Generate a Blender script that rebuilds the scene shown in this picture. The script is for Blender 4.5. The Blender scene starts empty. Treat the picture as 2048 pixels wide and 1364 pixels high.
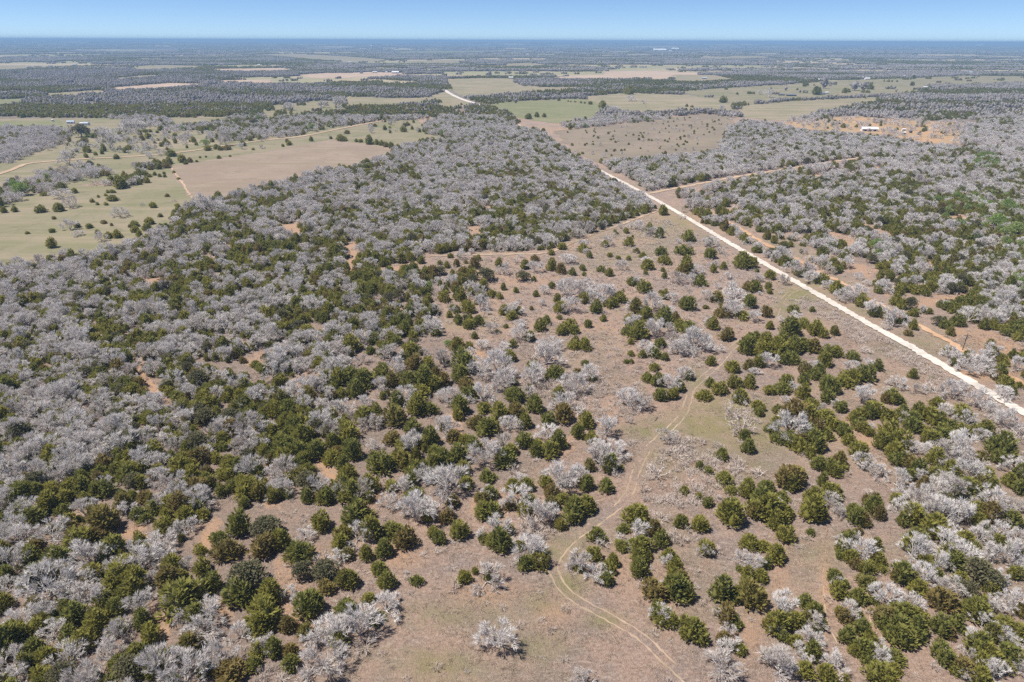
import bpy, math, random
import numpy as np
from mathutils import Vector, Matrix
from mathutils.geometry import tessellate_polygon

SC = bpy.context.scene
COL = SC.collection
R = math.radians
rng = np.random.default_rng(11)
random.seed(5)

# ------------------------------------------------------------------ camera
HC = 100.0                      # flying height of the drone
W, H, F = 2048.0, 1364.0, 1365.0
PITCH, ROLL = R(23.75), R(0.2)
_f = np.array([0, math.cos(PITCH), -math.sin(PITCH)])
_u = np.array([0, math.sin(PITCH), math.cos(PITCH)])
_r = np.array([1.0, 0, 0])
RT = _r * math.cos(ROLL) + _u * math.sin(ROLL)
UP = -_r * math.sin(ROLL) + _u * math.cos(ROLL)
FW = _f
cam_d = bpy.data.cameras.new('camera')
cam = bpy.data.objects.new('camera', cam_d)
COL.objects.link(cam)
cam.matrix_world = Matrix(((RT[0], UP[0], -FW[0], 0), (RT[1], UP[1], -FW[1], 0), (RT[2], UP[2], -FW[2], HC), (0, 0, 0, 1)))
cam_d.sensor_width = 36.0
cam_d.lens = 36.0 * F / W
cam_d.clip_start = 1.0
cam_d.clip_end = 120000.0
SC.camera = cam

# ------------------------------------------------------------------ sky, sun, exposure
SUN_EL, SUN_AZ = R(63), R(-95)              # azimuth clockwise from +Y: the sun stands to the left
to_sun = Vector((math.sin(SUN_AZ) * math.cos(SUN_EL), math.cos(SUN_AZ) * math.cos(SUN_EL), math.sin(SUN_EL)))
world = bpy.data.worlds.new('World')
SC.world = world
world.use_nodes = True
nt = world.node_tree
bg = nt.nodes['Background']
sky = nt.nodes.new('ShaderNodeTexSky')
sky.sky_type = 'NISHITA'
sky.sun_disc = False
sky.sun_elevation = SUN_EL
sky.sun_rotation = SUN_AZ
sky.altitude = 3000
sky.air_density = 0.62
sky.dust_density = 0.0
sky.ozone_density = 6.0
nt.links.new(sky.outputs[0], bg.inputs[0])
bg.inputs[1].default_value = 0.073
sun_d = bpy.data.lights.new('sun', 'SUN')
sun_d.energy = 3.7
sun_d.angle = R(0.5)
sun_d.color = (1.0, 0.95, 0.88)
sun = bpy.data.objects.new('sun', sun_d)
COL.objects.link(sun)
sun.location = to_sun * 500
sun.rotation_euler = to_sun.to_track_quat('Z', 'Y').to_euler()
SC.view_settings.view_transform = 'Standard'
SC.view_settings.look = 'None'
SC.view_settings.exposure = 0.80
SC.view_settings.gamma = 1.0
SC.view_settings.use_curve_mapping = False
SC.render.engine = 'CYCLES'
cy = SC.cycles
cy.max_bounces = 4
cy.diffuse_bounces = 3
cy.glossy_bounces = 1
cy.transmission_bounces = 1
cy.transparent_max_bounces = 4
cy.volume_bounces = 0
cy.use_denoising = False
cy.use_adaptive_sampling = False

# ------------------------------------------------------------------ projection helpers
def project(P):
    d = P - np.array([0, 0, HC])
    z = d @ FW
    zz = np.where(z > 1e-3, z, 1e-3)
    px = W / 2 + F * (d @ RT) / zz
    py = H / 2 - F * (d @ UP) / zz
    px = np.where(z > 1e-3, px, -9999)
    return px, py, z

def unproject(px, py, z=0.0):
    d = RT * ((px - W / 2) / F) + UP * ((H / 2 - py) / F) + FW
    t = (z - HC) / d[2]
    return np.array([d[0] * t, d[1] * t, z]), t       # point, depth along the view axis

def inpoly(px, py, poly):
    inside = np.zeros(px.shape, bool)
    n = len(poly)
    j = n - 1
    for i in range(n):
        xi, yi = poly[i]
        xj, yj = poly[j]
        if yi != yj:
            c = ((yi > py) != (yj > py)) & (px < (xj - xi) * (py - yi) / (yj - yi) + xi)
            inside ^= c
        j = i
    return inside

def _hash(ix, iy, s):
    h = (ix * 374761393 + iy * 668265263 + s * 974634777) & 0xffffffff
    h = ((h ^ (h >> 13)) * 1274126177) & 0xffffffff
    return ((h ^ (h >> 16)) & 0xffff) / 65535.0

def vnoise(x, y, scale, seed=0, octaves=1):
    out = 0.0
    amp, tot = 1.0, 0.0
    for o in range(octaves):
        gx, gy = x / scale, y / scale
        ix, iy = np.floor(gx).astype(np.int64), np.floor(gy).astype(np.int64)
        fx, fy = gx - ix, gy - iy
        fx, fy = fx * fx * (3 - 2 * fx), fy * fy * (3 - 2 * fy)
        s = seed + 17 * o
        a, b = _hash(ix, iy, s), _hash(ix + 1, iy, s)
        c, d = _hash(ix, iy + 1, s), _hash(ix + 1, iy + 1, s)
        out = out + amp * ((a * (1 - fx) + b * fx) * (1 - fy) + (c * (1 - fx) + d * fx) * fy)
        tot += amp
        amp *= 0.5
        scale *= 0.5
    return out / tot

def smooth(a, b, x):
    t = np.clip((x - a) / (b - a), 0, 1)
    return t * t * (3 - 2 * t)

# ------------------------------------------------------------------ materials
class NT:
    def __init__(self, name, rough=0.9):
        self.m = bpy.data.materials.new(name)
        self.m.use_nodes = True
        self.t = self.m.node_tree
        self.b = self.t.nodes['Principled BSDF']
        self.b.inputs['Roughness'].default_value = rough
        self.b.inputs['Specular IOR Level'].default_value = 0.15
    def n(self, kind, **kw):
        nd = self.t.nodes.new(kind)
        for k, v in kw.items():
            setattr(nd, k, v)
        return nd
    def link(self, a, b):
        self.t.links.new(a, b)
    def noise(self, vec, scale, detail=3, rough=0.6, dist=0.0):
        nd = self.n('ShaderNodeTexNoise')
        nd.inputs['Scale'].default_value = scale
        nd.inputs['Detail'].default_value = detail
        nd.inputs['Roughness'].default_value = rough
        nd.inputs['Distortion'].default_value = dist
        if vec is not None:
            self.link(vec, nd.inputs['Vector'])
        return nd.outputs['Fac']
    def ramp(self, fac, lo, hi):
        nd = self.n('ShaderNodeMapRange')
        nd.interpolation_type = 'SMOOTHSTEP'
        nd.inputs['From Min'].default_value = lo
        nd.inputs['From Max'].default_value = hi
        self.link(fac, nd.inputs['Value'])
        return nd.outputs['Result']
    def math(self, op, a, b):
        nd = self.n('ShaderNodeMath', operation=op)
        for i, v in enumerate((a, b)):
            if isinstance(v, (int, float)):
                nd.inputs[i].default_value = v
            else:
                self.link(v, nd.inputs[i])
        return nd.outputs[0]
    def mix(self, fac, a, b, mode='MIX'):
        nd = self.n('ShaderNodeMix', data_type='RGBA', blend_type=mode)
        if isinstance(fac, (int, float)):
            nd.inputs[0].default_value = fac
        else:
            self.link(fac, nd.inputs[0])
        for i, v in ((6, a), (7, b)):
            if isinstance(v, tuple):
                nd.inputs[i].default_value = (*v, 1) if len(v) == 3 else v
            else:
                self.link(v, nd.inputs[i])
        return nd.outputs[2]
    def pos(self):
        return self.n('ShaderNodeNewGeometry').outputs['Position']
    def stretch(self, vec, s, rot=0.0):
        nd = self.n('ShaderNodeMapping')
        nd.inputs['Scale'].default_value = s
        nd.inputs['Rotation'].default_value = (0, 0, rot)
        self.link(vec, nd.inputs['Vector'])
        return nd.outputs[0]
    def rand(self):
        return self.n('ShaderNodeObjectInfo').outputs['Random']
    def bump(self, h, strength, dist):
        nd = self.n('ShaderNodeBump')
        nd.inputs['Strength'].default_value = strength
        nd.inputs['Distance'].default_value = dist
        self.link(h, nd.inputs['Height'])
        self.link(nd.outputs[0], self.b.inputs['Normal'])
    def out(self, col):
        self.link(col, self.b.inputs['Base Color'])
        return self.m

def plain_mat(name, col, col2=None, scale=2.0, rough=0.8):
    m = NT(name, rough)
    f = m.ramp(m.noise(m.pos(), scale, 4), 0.35, 0.65)
    return m.out(m.mix(f, col, col2 or tuple(c * 0.75 for c in col)))

# dry ground of the clearings
def ground_mat():
    m = NT('dry_ground', 1.0)
    p = m.pos()
    big, mid, fine = m.noise(p, 0.035, 4), m.noise(p, 0.22, 5, 0.65, 0.6), m.noise(p, 1.6, 5, 0.7, 0.4)
    tuft = m.noise(p, 4.5, 3, 0.7)
    c = m.mix(m.ramp(m.math('ADD', m.math('MULTIPLY', big, 0.55), m.math('MULTIPLY', mid, 0.45)), 0.42, 0.58), DRY_A, DRY_B)
    wisp = m.noise(m.stretch(p, (0.5, 1.6, 1), 0.5), 1.0, 5, 0.7, 1.2)
    c = m.mix(m.math('MULTIPLY', m.ramp(wisp, 0.52, 0.64), 0.75), c, DRY_C)
    c = m.mix(m.math('MULTIPLY', m.ramp(wisp, 0.47, 0.36), 0.65), c, DRY_D)
    c = m.mix(m.math('MULTIPLY', m.ramp(fine, 0.48, 0.72), 0.75), c, DRY_C)
    c = m.mix(m.math('MULTIPLY', m.ramp(fine, 0.50, 0.30), 0.6), c, DRY_D)
    a = m.n('ShaderNodeVertexColor', layer_name='paint')
    sep = m.n('ShaderNodeSeparateColor')
    m.link(a.outputs['Color'], sep.inputs[0])
    g = m.math('MULTIPLY', sep.outputs[0], m.ramp(m.math('ADD', m.math('MULTIPLY', mid, 0.6), m.math('MULTIPLY', fine, 0.4)), 0.34, 0.56))
    c = m.mix(g, c, GREEN)
    soil = m.math('MULTIPLY', sep.outputs[1], m.ramp(m.math('ADD', m.math('MULTIPLY', mid, 0.5), m.math('MULTIPLY', fine, 0.5)), 0.36, 0.54))
    c = m.mix(soil, c, SOIL)
    c = m.mix(m.math('MULTIPLY', sep.outputs[2], 0.8), c, m.mix(m.ramp(fine, 0.35, 0.65), LITTER, LITTER2))
    far = a.outputs['Alpha']
    pf = m.stretch(p, (0.0011, 0.0026, 1))
    wood = m.mix(m.ramp(m.noise(p, 0.02, 4, 0.7), 0.35, 0.65), (0.13, 0.12, 0.10), (0.24, 0.215, 0.19))
    meadow = m.mix(m.ramp(m.noise(pf, 1.0, 4, 0.55), 0.45, 0.55), (0.40, 0.325, 0.225), (0.30, 0.28, 0.165))
    farc = m.mix(sep.outputs[2], meadow, wood)
    c = m.mix(far, c, farc)
    c = m.mix(m.math('MULTIPLY', m.ramp(tuft, 0.55, 0.75), 0.35), c, (0.20, 0.155, 0.12))
    m.bump(m.math('ADD', fine, m.math('MULTIPLY', tuft, 0.8)), 0.9, 0.5)
    return m.out(c)

DRY_A, DRY_B, DRY_C, DRY_D = (0.385, 0.265, 0.200), (0.275, 0.212, 0.185), (0.48, 0.38, 0.31), (0.19, 0.143, 0.118)
GREEN, SOIL, LITTER, LITTER2 = (0.245, 0.225, 0.105), (0.48, 0.30, 0.185), (0.17, 0.135, 0.11), (0.29, 0.225, 0.185)

def field_mat(name, a, b, c3, rot=0.0, streak=(0.004, 0.05, 1)):
    m = NT(name, 1.0)
    p = m.pos()
    big, fine = m.noise(p, 0.018, 5, 0.6, 0.5), m.noise(p, 0.35, 4, 0.7)
    st = m.noise(m.stretch(p, streak, rot), 1.0, 5, 0.65)
    c = m.mix(m.ramp(big, 0.40, 0.58), a, b)
    patch = m.noise(p, 0.06, 5, 0.7, 1.0)
    c = m.mix(m.math('MULTIPLY', m.ramp(patch, 0.53, 0.68), 0.75), c, tuple(v * 0.72 for v in b))
    scrape = m.noise(p, 0.025, 6, 0.7, 0.6)
    c = m.mix(m.math('MULTIPLY', m.ramp(scrape, 0.62, 0.70), 0.6), c, tuple(min(.6, v * 1.3) for v in c3))
    c = m.mix(m.math('MULTIPLY', m.ramp(st, 0.45, 0.68), 0.8), c, c3)
    c = m.mix(m.math('MULTIPLY', m.ramp(fine, 0.5, 0.75), 0.35), c, tuple(v * 0.6 for v in a))
    m.bump(fine, 0.5, 0.3)
    return m.out(c)

def foliage_mat(name, a, b, c3, d=None):
    """needle or leaf colour: differs from tree to tree and from spray to spray"""
    m = NT(name, 0.7)
    p = m.pos()
    rnd = m.rand()
    c = m.mix(m.ramp(rnd, 0.15, 0.85), a, b)
    c = m.mix(m.math('MULTIPLY', m.ramp(m.noise(p, 1.5, 3, 0.7), 0.42, 0.66), 0.7), c, c3)
    if d:
        r2 = m.math('FRACT', m.math('MULTIPLY', rnd, 13.7), 0)
        c = m.mix(m.math('MULTIPLY', m.ramp(r2, 0.80, 0.97), 0.7), c, d)
    m.out(c)
    tr = m.n('ShaderNodeBsdfTranslucent')
    m.link(c, tr.inputs[0])
    ms = m.n('ShaderNodeMixShader')
    ms.inputs[0].default_value = 0.45
    m.link(m.b.outputs[0], ms.inputs[1])
    m.link(tr.outputs[0], ms.inputs[2])
    m.link(ms.outputs[0], m.t.nodes['Material Output'].inputs['Surface'])
    return m.m

def bark_mat(name, a, b, d, thin=0.0):
    m = NT(name, 0.9)
    p = m.pos()
    rnd = m.rand()
    c = m.mix(rnd, a, b)
    r2 = m.math('FRACT', m.math('MULTIPLY', rnd, 9.3), 0)
    c = m.mix(m.math('MULTIPLY', m.ramp(r2, 0.72, 0.98), 0.45), c, tuple(v * k for v, k in zip(d, (0.92, 0.86, 0.80))))
    c = m.mix(m.math('MULTIPLY', m.ramp(m.noise(p, 2.2, 3, 0.7), 0.5, 0.7), 0.5), c, d)
    m.out(c)
    if thin:
        tr = m.n('ShaderNodeBsdfTranslucent')
        m.link(c, tr.inputs[0])
        ms = m.n('ShaderNodeMixShader')
        ms.inputs[0].default_value = thin
        m.link(m.b.outputs[0], ms.inputs[1])
        m.link(tr.outputs[0], ms.inputs[2])
        m.link(ms.outputs[0], m.t.nodes['Material Output'].inputs['Surface'])
    return m.m

M = {}
M['ground'] = ground_mat()
M['pasture'] = field_mat('pasture_grass', (0.255, 0.22, 0.145), (0.205, 0.195, 0.11), (0.31, 0.25, 0.175), 0.2)
M['brown_field'] = field_mat('mown_brown_grass', (0.275, 0.21, 0.16), (0.31, 0.24, 0.185), (0.24, 0.20, 0.135), -0.35, (0.008, 0.09, 1))
M['tan_field'] = field_mat('tan_grass', (0.29, 0.24, 0.165), (0.235, 0.215, 0.13), (0.35, 0.285, 0.20), 0.1)
M['green_field'] = field_mat('green_grass', (0.215, 0.21, 0.115), (0.185, 0.195, 0.095), (0.26, 0.23, 0.14), 0.1)
M['pink_field'] = field_mat('pale_stubble', (0.46, 0.35, 0.27), (0.40, 0.30, 0.22), (0.52, 0.40, 0.31), 0.1)
M['scrub_field'] = field_mat('pinkish_dry_grass', (0.265, 0.21, 0.16), (0.22, 0.18, 0.14), (0.245, 0.21, 0.14), 0.3, (0.02, 0.05, 1))
M['orange_field'] = field_mat('orange_soil', (0.46, 0.29, 0.17), (0.37, 0.26, 0.15), (0.33, 0.26, 0.15), 0.1, (0.01, 0.04, 1))
M['gravel'] = field_mat('white_gravel', (0.66, 0.605, 0.54), (0.58, 0.525, 0.46), (0.47, 0.405, 0.34), 0.73, (0.06, 0.9, 1))
M['sand'] = field_mat('tan_sand', (0.50, 0.37, 0.26), (0.44, 0.32, 0.22), (0.40, 0.29, 0.20), 0.6, (0.05, 0.3, 1))
M['rut'] = field_mat('worn_rut', (0.44, 0.325, 0.235), (0.35, 0.26, 0.185), (0.26, 0.215, 0.13), 0.6, (0.1, 0.1, 1))
M['bare_soil'] = field_mat('orange_bare_soil', (0.52, 0.32, 0.19), (0.46, 0.28, 0.165), (0.55, 0.38, 0.25), 0.6, (0.1, 0.1, 1))
M['cedar'] = foliage_mat('cedar_needles', (0.33, 0.305, 0.066), (0.225, 0.235, 0.060), (0.40, 0.37, 0.115), (0.30, 0.21, 0.09))
M['cedar_bark'] = bark_mat('cedar_bark', (0.17, 0.12, 0.09), (0.21, 0.16, 0.125), (0.12, 0.085, 0.065))
M['oak_bark'] = bark_mat('pale_oak_bark', (0.62, 0.57, 0.53), (0.50, 0.455, 0.42), (0.38, 0.34, 0.31))
M['twig'] = bark_mat('pale_twigs', (0.82, 0.775, 0.74), (0.72, 0.675, 0.64), (0.52, 0.465, 0.42), 0.12)
M['shaded_crown'] = bark_mat('twigs_with_gap_shade', (0.42, 0.385, 0.365), (0.31, 0.28, 0.265), (0.24, 0.215, 0.20), 0.15)  # darker twig colour: shadow and gaps between the twigs averaged into it
M['brush'] = bark_mat('dry_brush_stems', (0.74, 0.65, 0.58), (0.64, 0.55, 0.48), (0.50, 0.42, 0.36), 0.12)
M['live_oak'] = foliage_mat('olive_leaves', (0.22, 0.20, 0.10), (0.18, 0.17, 0.09), (0.28, 0.26, 0.15))
M['spring'] = foliage_mat('new_leaves', (0.27, 0.38, 0.09), (0.34, 0.40, 0.14), (0.38, 0.42, 0.18))
M['grass_tuft'] = bark_mat('dead_grass', (0.56, 0.45, 0.36), (0.34, 0.265, 0.20), (0.25, 0.19, 0.145), 0.15)
M['white_wall'] = plain_mat('white_sheet_metal', (0.80, 0.80, 0.80), (0.74, 0.74, 0.75), 0.4, 0.5)
M['white_roof'] = plain_mat('white_metal_roof', (0.82, 0.82, 0.83), (0.76, 0.77, 0.79), 0.3, 0.4)
M['blue_roof'] = plain_mat('blue_grey_metal_roof', (0.45, 0.52, 0.62), (0.40, 0.47, 0.57), 0.3, 0.4)
M['dark_roof'] = plain_mat('dark_grey_roof', (0.20, 0.23, 0.26), (0.16, 0.19, 0.22), 0.3, 0.5)
M['brown_wall'] = plain_mat('brown_boards', (0.16, 0.12, 0.10), (0.12, 0.09, 0.075), 0.5)
M['tan_wall'] = plain_mat('tan_siding', (0.50, 0.42, 0.34), (0.44, 0.37, 0.30), 0.5)
M['opening'] = plain_mat('dark_opening', (0.05, 0.05, 0.06), (0.035, 0.035, 0.04), 1)
M['pole_wood'] = plain_mat('weathered_pole_wood', (0.16, 0.12, 0.10), (0.11, 0.085, 0.07), 3)
M['metal'] = plain_mat('grey_metal', (0.40, 0.41, 0.42), (0.34, 0.35, 0.36), 3, 0.4)
M['log'] = plain_mat('grey_dead_wood', (0.22, 0.17, 0.14), (0.15, 0.115, 0.10), 3)

# ------------------------------------------------------------------ mesh helpers
def mesh_from(name, V, T, mats, midx=None):
    me = bpy.data.meshes.new(name)
    V = np.asarray(V, dtype=np.float32)
    T = np.asarray(T, dtype=np.int32)
    me.vertices.add(len(V))
    me.vertices.foreach_set('co', V.ravel())
    k = T.shape[1]
    me.loops.add(T.size)
    me.loops.foreach_set('vertex_index', T.ravel())
    me.polygons.add(len(T))
    me.polygons.foreach_set('loop_start', np.arange(0, T.size, k, dtype=np.int32))
    me.polygons.foreach_set('loop_total', np.full(len(T), k, dtype=np.int32))
    for m in mats:
        me.materials.append(m)
    if midx is not None:
        me.polygons.foreach_set('material_index', np.asarray(midx, dtype=np.int32))
    me.update(calc_edges=True)
    return me

def link(name, data, parent=None, loc=None):
    o = bpy.data.objects.new(name, data)
    COL.objects.link(o)
    if parent is not None:
        o.parent = parent
    if loc is not None:
        o.location = loc
    return o

def struct(o, label=None):
    o['kind'] = 'structure'
    if label:
        o['label'] = label
    return o

def tag(o, label, cat, group=None):
    o['label'] = label
    o['category'] = cat
    if group:
        o['group'] = group
    return o

# ------------------------------------------------------------------ ground sheet
def build_ground():
    th = np.concatenate([np.arange(-180, -50, 6.5), np.arange(-50, 50, 0.15), np.arange(50, 180, 6.5)])
    th = np.radians(th)
    rr = 12 * np.exp(np.arange(0, math.log(46000 / 12), 0.0125))
    nt_, nr = len(th), len(rr)
    RR, TH = np.meshgrid(rr, th, indexing='ij')
    X, Y = RR * np.sin(TH), RR * np.cos(TH)
    X, Y, RR = X.ravel(), Y.ravel(), RR.ravel()
    Z = hills(X, Y)
    V = np.stack([X, Y, Z], 1)
    V = np.vstack([V, [[0, 0, 0]]])
    i, j = np.meshgrid(np.arange(nr - 1), np.arange(nt_), indexing='ij')
    j2 = (j + 1) % nt_
    a, b, c, d = i * nt_ + j, (i + 1) * nt_ + j, (i + 1) * nt_ + j2, i * nt_ + j2
    Tq = np.stack([a.ravel(), d.ravel(), c.ravel(), b.ravel()], 1)
    Tq = Tq[:, ::-1]
    Tq = Tq[:, [0, 3, 2, 1]]
    tri = np.concatenate([Tq[:, [0, 1, 2]], Tq[:, [0, 2, 3]]])
    jj = np.arange(nt_)
    fan = np.stack([np.full(nt_, nr * nt_), (jj + 1) % nt_, jj], 1)
    tri = np.vstack([tri, fan])
    me = mesh_from('ground', V, tri, [M['ground']])
    P = paint_at(V[:, 0].astype(float), V[:, 1].astype(float))
    ca = me.color_attributes.new('paint', 'FLOAT_COLOR', 'POINT')
    ca.data.foreach_set('color', P.astype(np.float32).ravel())
    me.polygons.foreach_set('use_smooth', np.ones(len(tri), bool))
    o = struct(link('ground', me), 'dry pinkish tan grassland with bare soil between the trees')
    return o

def hills(X, Y):
    rr = np.hypot(X, Y)
    n = vnoise(X, Y * 2.2, 5200, 3, 3)
    n2 = vnoise(X, Y * 1.2, 9000, 8, 2)
    return np.minimum(113.0, smooth(6500, 13000, rr) * (6 + 110 * np.clip(n - 0.42, 0, 1) + 112 * np.clip(n2 - .15, 0, 1) * smooth(11000, 19000, rr) * (1 - .35 * smooth(0, 9000, X))))

# px-space descriptions are turned into ground positions: everything below lives on the ground plane
FOREST_A = [(0,548),(60,537),(140,514),(190,516),(300,478),(345,452),(352,430),(400,408),(440,400),(530,380),(620,355),(700,340),(770,318),(800,300),(840,288),(905,283),(960,268),(1030,258),(1085,268),(1110,292),(1140,312),(1210,352),(1268,386),(1316,414),(1290,427),(1240,444),(1150,478),(1090,500),(1000,503),(900,504),(845,505),(838,540),(855,572),(880,590),(890,640),(875,665),(925,690),(1000,695),(1060,720),(1070,760),(1130,800),(1140,850),(1135,885),(1110,918),(1060,940),(1000,960),(940,985),(870,1025),(800,1050),(740,1075),(640,1120),(560,1130),(520,1160),(570,1250),(580,1330),(590,1364),(590,1500),(-300,1500),(-300,600)]
FOREST_B = [(1437,305),(1461,258),(1490,246),(1553,254),(1600,267),(1680,272),(1741,277),(1800,286),(1850,295),(1912,299),(2300,302),(2300,318),(1900,312),(1690,318),(1553,338),(1450,354),(1329,376),(1296,380),(1250,352),(1200,328),(1300,320),(1350,320)]
RIGHT_C = [(1345,384),(1450,362),(1553,346),(1690,326),(1900,318),(2300,322),(2300,980),(2060,822),(1990,785),(1912,737),(1826,683),(1741,636),(1690,608),(1621,567),(1553,531),(1485,490),(1416,449)]
RIGHT_C1 = [(1400,376),(1470,362),(1553,346),(1690,326),(1900,318),(2300,322),(2300,840),(2048,700),(1960,655),(1860,600),(1760,560),(1650,500),(1560,455),(1470,405)]
MAIN_ROAD = [(1196,339),(1215,349),(1290,388),(1348,421),(1416,461),(1485,502),(1553,542),(1621,581),(1690,621),(1741,650),(1826,697),(1912,747),(1980,787),(2042,823),(2150,886),(2300,973)]
HIDDEN_ROAD = [(1012,232),(1028,244),(1060,262),(1100,287),(1150,315),(1196,339)]
TWO_TRACK = [(1500,1450),(1420,1400),(1377,1362),(1329,1318),(1278,1270),(1213,1232),(1141,1191),(1114,1157),(1107,1130),(1134,1089),(1186,1050),(1220,1025),(1244,1005),(1261,981),(1271,947),(1283,920),(1295,899),(1312,882),(1346,851),(1367,827),(1378,796),(1384,778),(1399,762),(1437,728),(1464,697),(1500,668),(1535,650),(1550,632),(1560,608),(1580,586),(1608,574)]
SIDE_ROAD = [(1296,388),(1329,381),(1377,372),(1450,358),(1553,341),(1690,320),(1720,315)]
PARALLEL_TRACK = [(1400,417),(1416,424),(1461,447),(1529,487),(1587,515),(1638,546),(1676,562),(1740,600),(1800,632),(1870,668),(1960,720),(2048,768),(2150,820)]
FIRE_BREAK = [(1320,421),(1290,431),(1240,450),(1190,467),(1150,484),(1090,506),(1000,509),(900,511),(850,514)]
LEFT_ROAD = [(-40,360),(0,348),(25,339),(51,329),(80,325),(102,323),(140,320),(171,318),(240,315),(308,310),(376,303),(427,295),(470,289),(512,283),(545,279),(581,276),(620,270),(650,264),(683,257),(731,248),(769,241)]
FIELD_EDGE = [(342,333),(352,350),(366,368),(378,388),(392,406)]
CENTRE_ROAD = [(888,180),(905,190),(925,199),(950,207),(964,211)]

GREEN_BLOBS = [(1460,830,80,30,1),(1420,850,70,26,.9),(1340,920,60,30,.6),(1500,880,90,30,.6),(1140,1170,36,28,.8),(1085,1205,40,24,.7),(890,1230,90,28,.5),(1080,1290,60,30,.6),(1300,860,60,18,.8),
    (880,1330,70,30,.6),(1120,1100,60,26,.6),(1210,1240,40,16,.7),(960,1230,120,40,.35),(1600,590,40,16,1),(1560,620,26,18,.5),(1560,490,50,16,.5),(1660,570,60,16,.5),(1640,1110,60,40,.4),(1760,620,80,14,.4),(1390,760,20,30,.6),(1250,510,120,26,.4),(1360,450,60,20,.5),(950,540,60,18,.3),(960,650,60,16,.35),(1830,690,80,18,.4),(1500,940,40,20,.5),(1250,470,160,22,.3)]
SOIL_BLOBS = [(1730,880,36,14,1),(1700,850,24,18,1),(910,840,14,26,1),(730,990,44,18,1),(1130,885,24,16,.8),(1060,1010,90,18,.5),(800,1110,60,30,.7),(640,1110,60,26,.7),(300,780,26,30,.9),(660,950,26,24,.9),(430,1215,34,18,.8),(260,1065,30,16,.8),(150,1034,18,10,.8),(410,1078,16,30,.8),(600,1220,50,60,.7),(960,1180,80,26,.5),(640,960,200,12,.3),
    (1110,1230,40,30,.4),(1560,1150,20,60,.5),(1650,1180,10,70,.7),(1500,1280,40,60,.5),(1740,1280,30,50,.5),(1970,745,80,14,.9),(2010,700,60,18,.9),(1950,670,40,12,.7),(1190,830,40,18,.6),(960,712,20,5,1),(970,600,80,14,.5),(1000,560,120,14,.4),(1170,650,120,20,.4),(250,478,50,8,1),(300,480,40,10,1),(90,510,50,8,.8),(160,486,40,6,.8),(1780,455,40,9,.7),(1905,437,26,5,1.3),(1150,262,40,5,1),(1410,219,32,3.5,1),(1410,430,30,10,.6),(1640,540,50,10,.5),
    (500,470,24,10,.7),(590,515,60,8,.5),(300,570,20,10,.8),(960,425,12,8,.8),(1000,440,8,12,.8),(430,600,60,6,.5),(700,520,12,30,.6),(780,540,40,8,.5),(1890,420,40,6,.8),(1860,520,12,14,.9),(1890,600,50,8,.8),(1330,1200,24,90,.3),(1240,1130,40,40,.35),(140,262,14,14,1.2),(185,262,10,7,1.3),(170,325,24,6,.9),(60,335,30,8,.7)]
BRUSH_POLYS = [  # thickets of pale leafless brush: polygon, density, height factor
    ([(690,1030),(1140,960),(1300,900),(1700,880),(2100,1000),(2100,1420),(600,1420)], 0.045, 0.45),
    ([(1348,875),(1420,885),(1490,930),(1490,990),(1450,1000),(1348,1020),(1285,1010),(1280,950),(1300,945)], 0.75, 1.0),
    ([(1040,750),(1107,750),(1190,740),(1280,770),(1300,800),(1262,840),(1195,850),(1140,820),(1108,800),(1050,790)], 0.8, 0.9),
    ([(1587,597),(1640,600),(1690,625),(1765,660),(1850,710),(1920,755),(1990,800),(2020,830),(2010,870),(1930,800),(1840,755),(1790,720),(1720,690),(1660,640),(1600,615)], 0.75, 0.9),
    ([(687,575),(780,560),(840,553),(885,590),(870,600),(780,608),(700,600)], 0.85, 1.3),
    ([(1040,1030),(1090,1040),(1130,1060),(1110,1075),(1050,1060)], 0.6, 0.8),
    ([(1480,800),(1520,795),(1510,900),(1460,890)], 0.3, 0.8),
    ([(1200,900),(1270,880),(1275,930),(1230,960),(1190,950)], 0.5, 0.9),
    ([(1560,920),(1640,930),(1620,1000),(1560,980)], 0.12, 0.6),
    ([(1400,1180),(1530,1040),(1560,1300),(1440,1364)], 0.06, 0.6),
    ([(640,1180),(730,1090),(780,1110),(680,1240)], 0.10, 0.5),
    ([(1330,1120),(1420,1150),(1400,1230),(1330,1190)], 0.2, 0.5),
    ([(1990,840),(2100,870),(2100,920),(2000,900)], 0.6, 0.9),
    ([(860,520),(1090,510),(1320,430),(1480,515),(1590,590),(1480,690),(1200,730),(960,690),(890,620)], 0.34, 0.55),
    ([(1220,700),(1420,700),(1380,780),(1250,760)], 0.25, 0.5),
]
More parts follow.
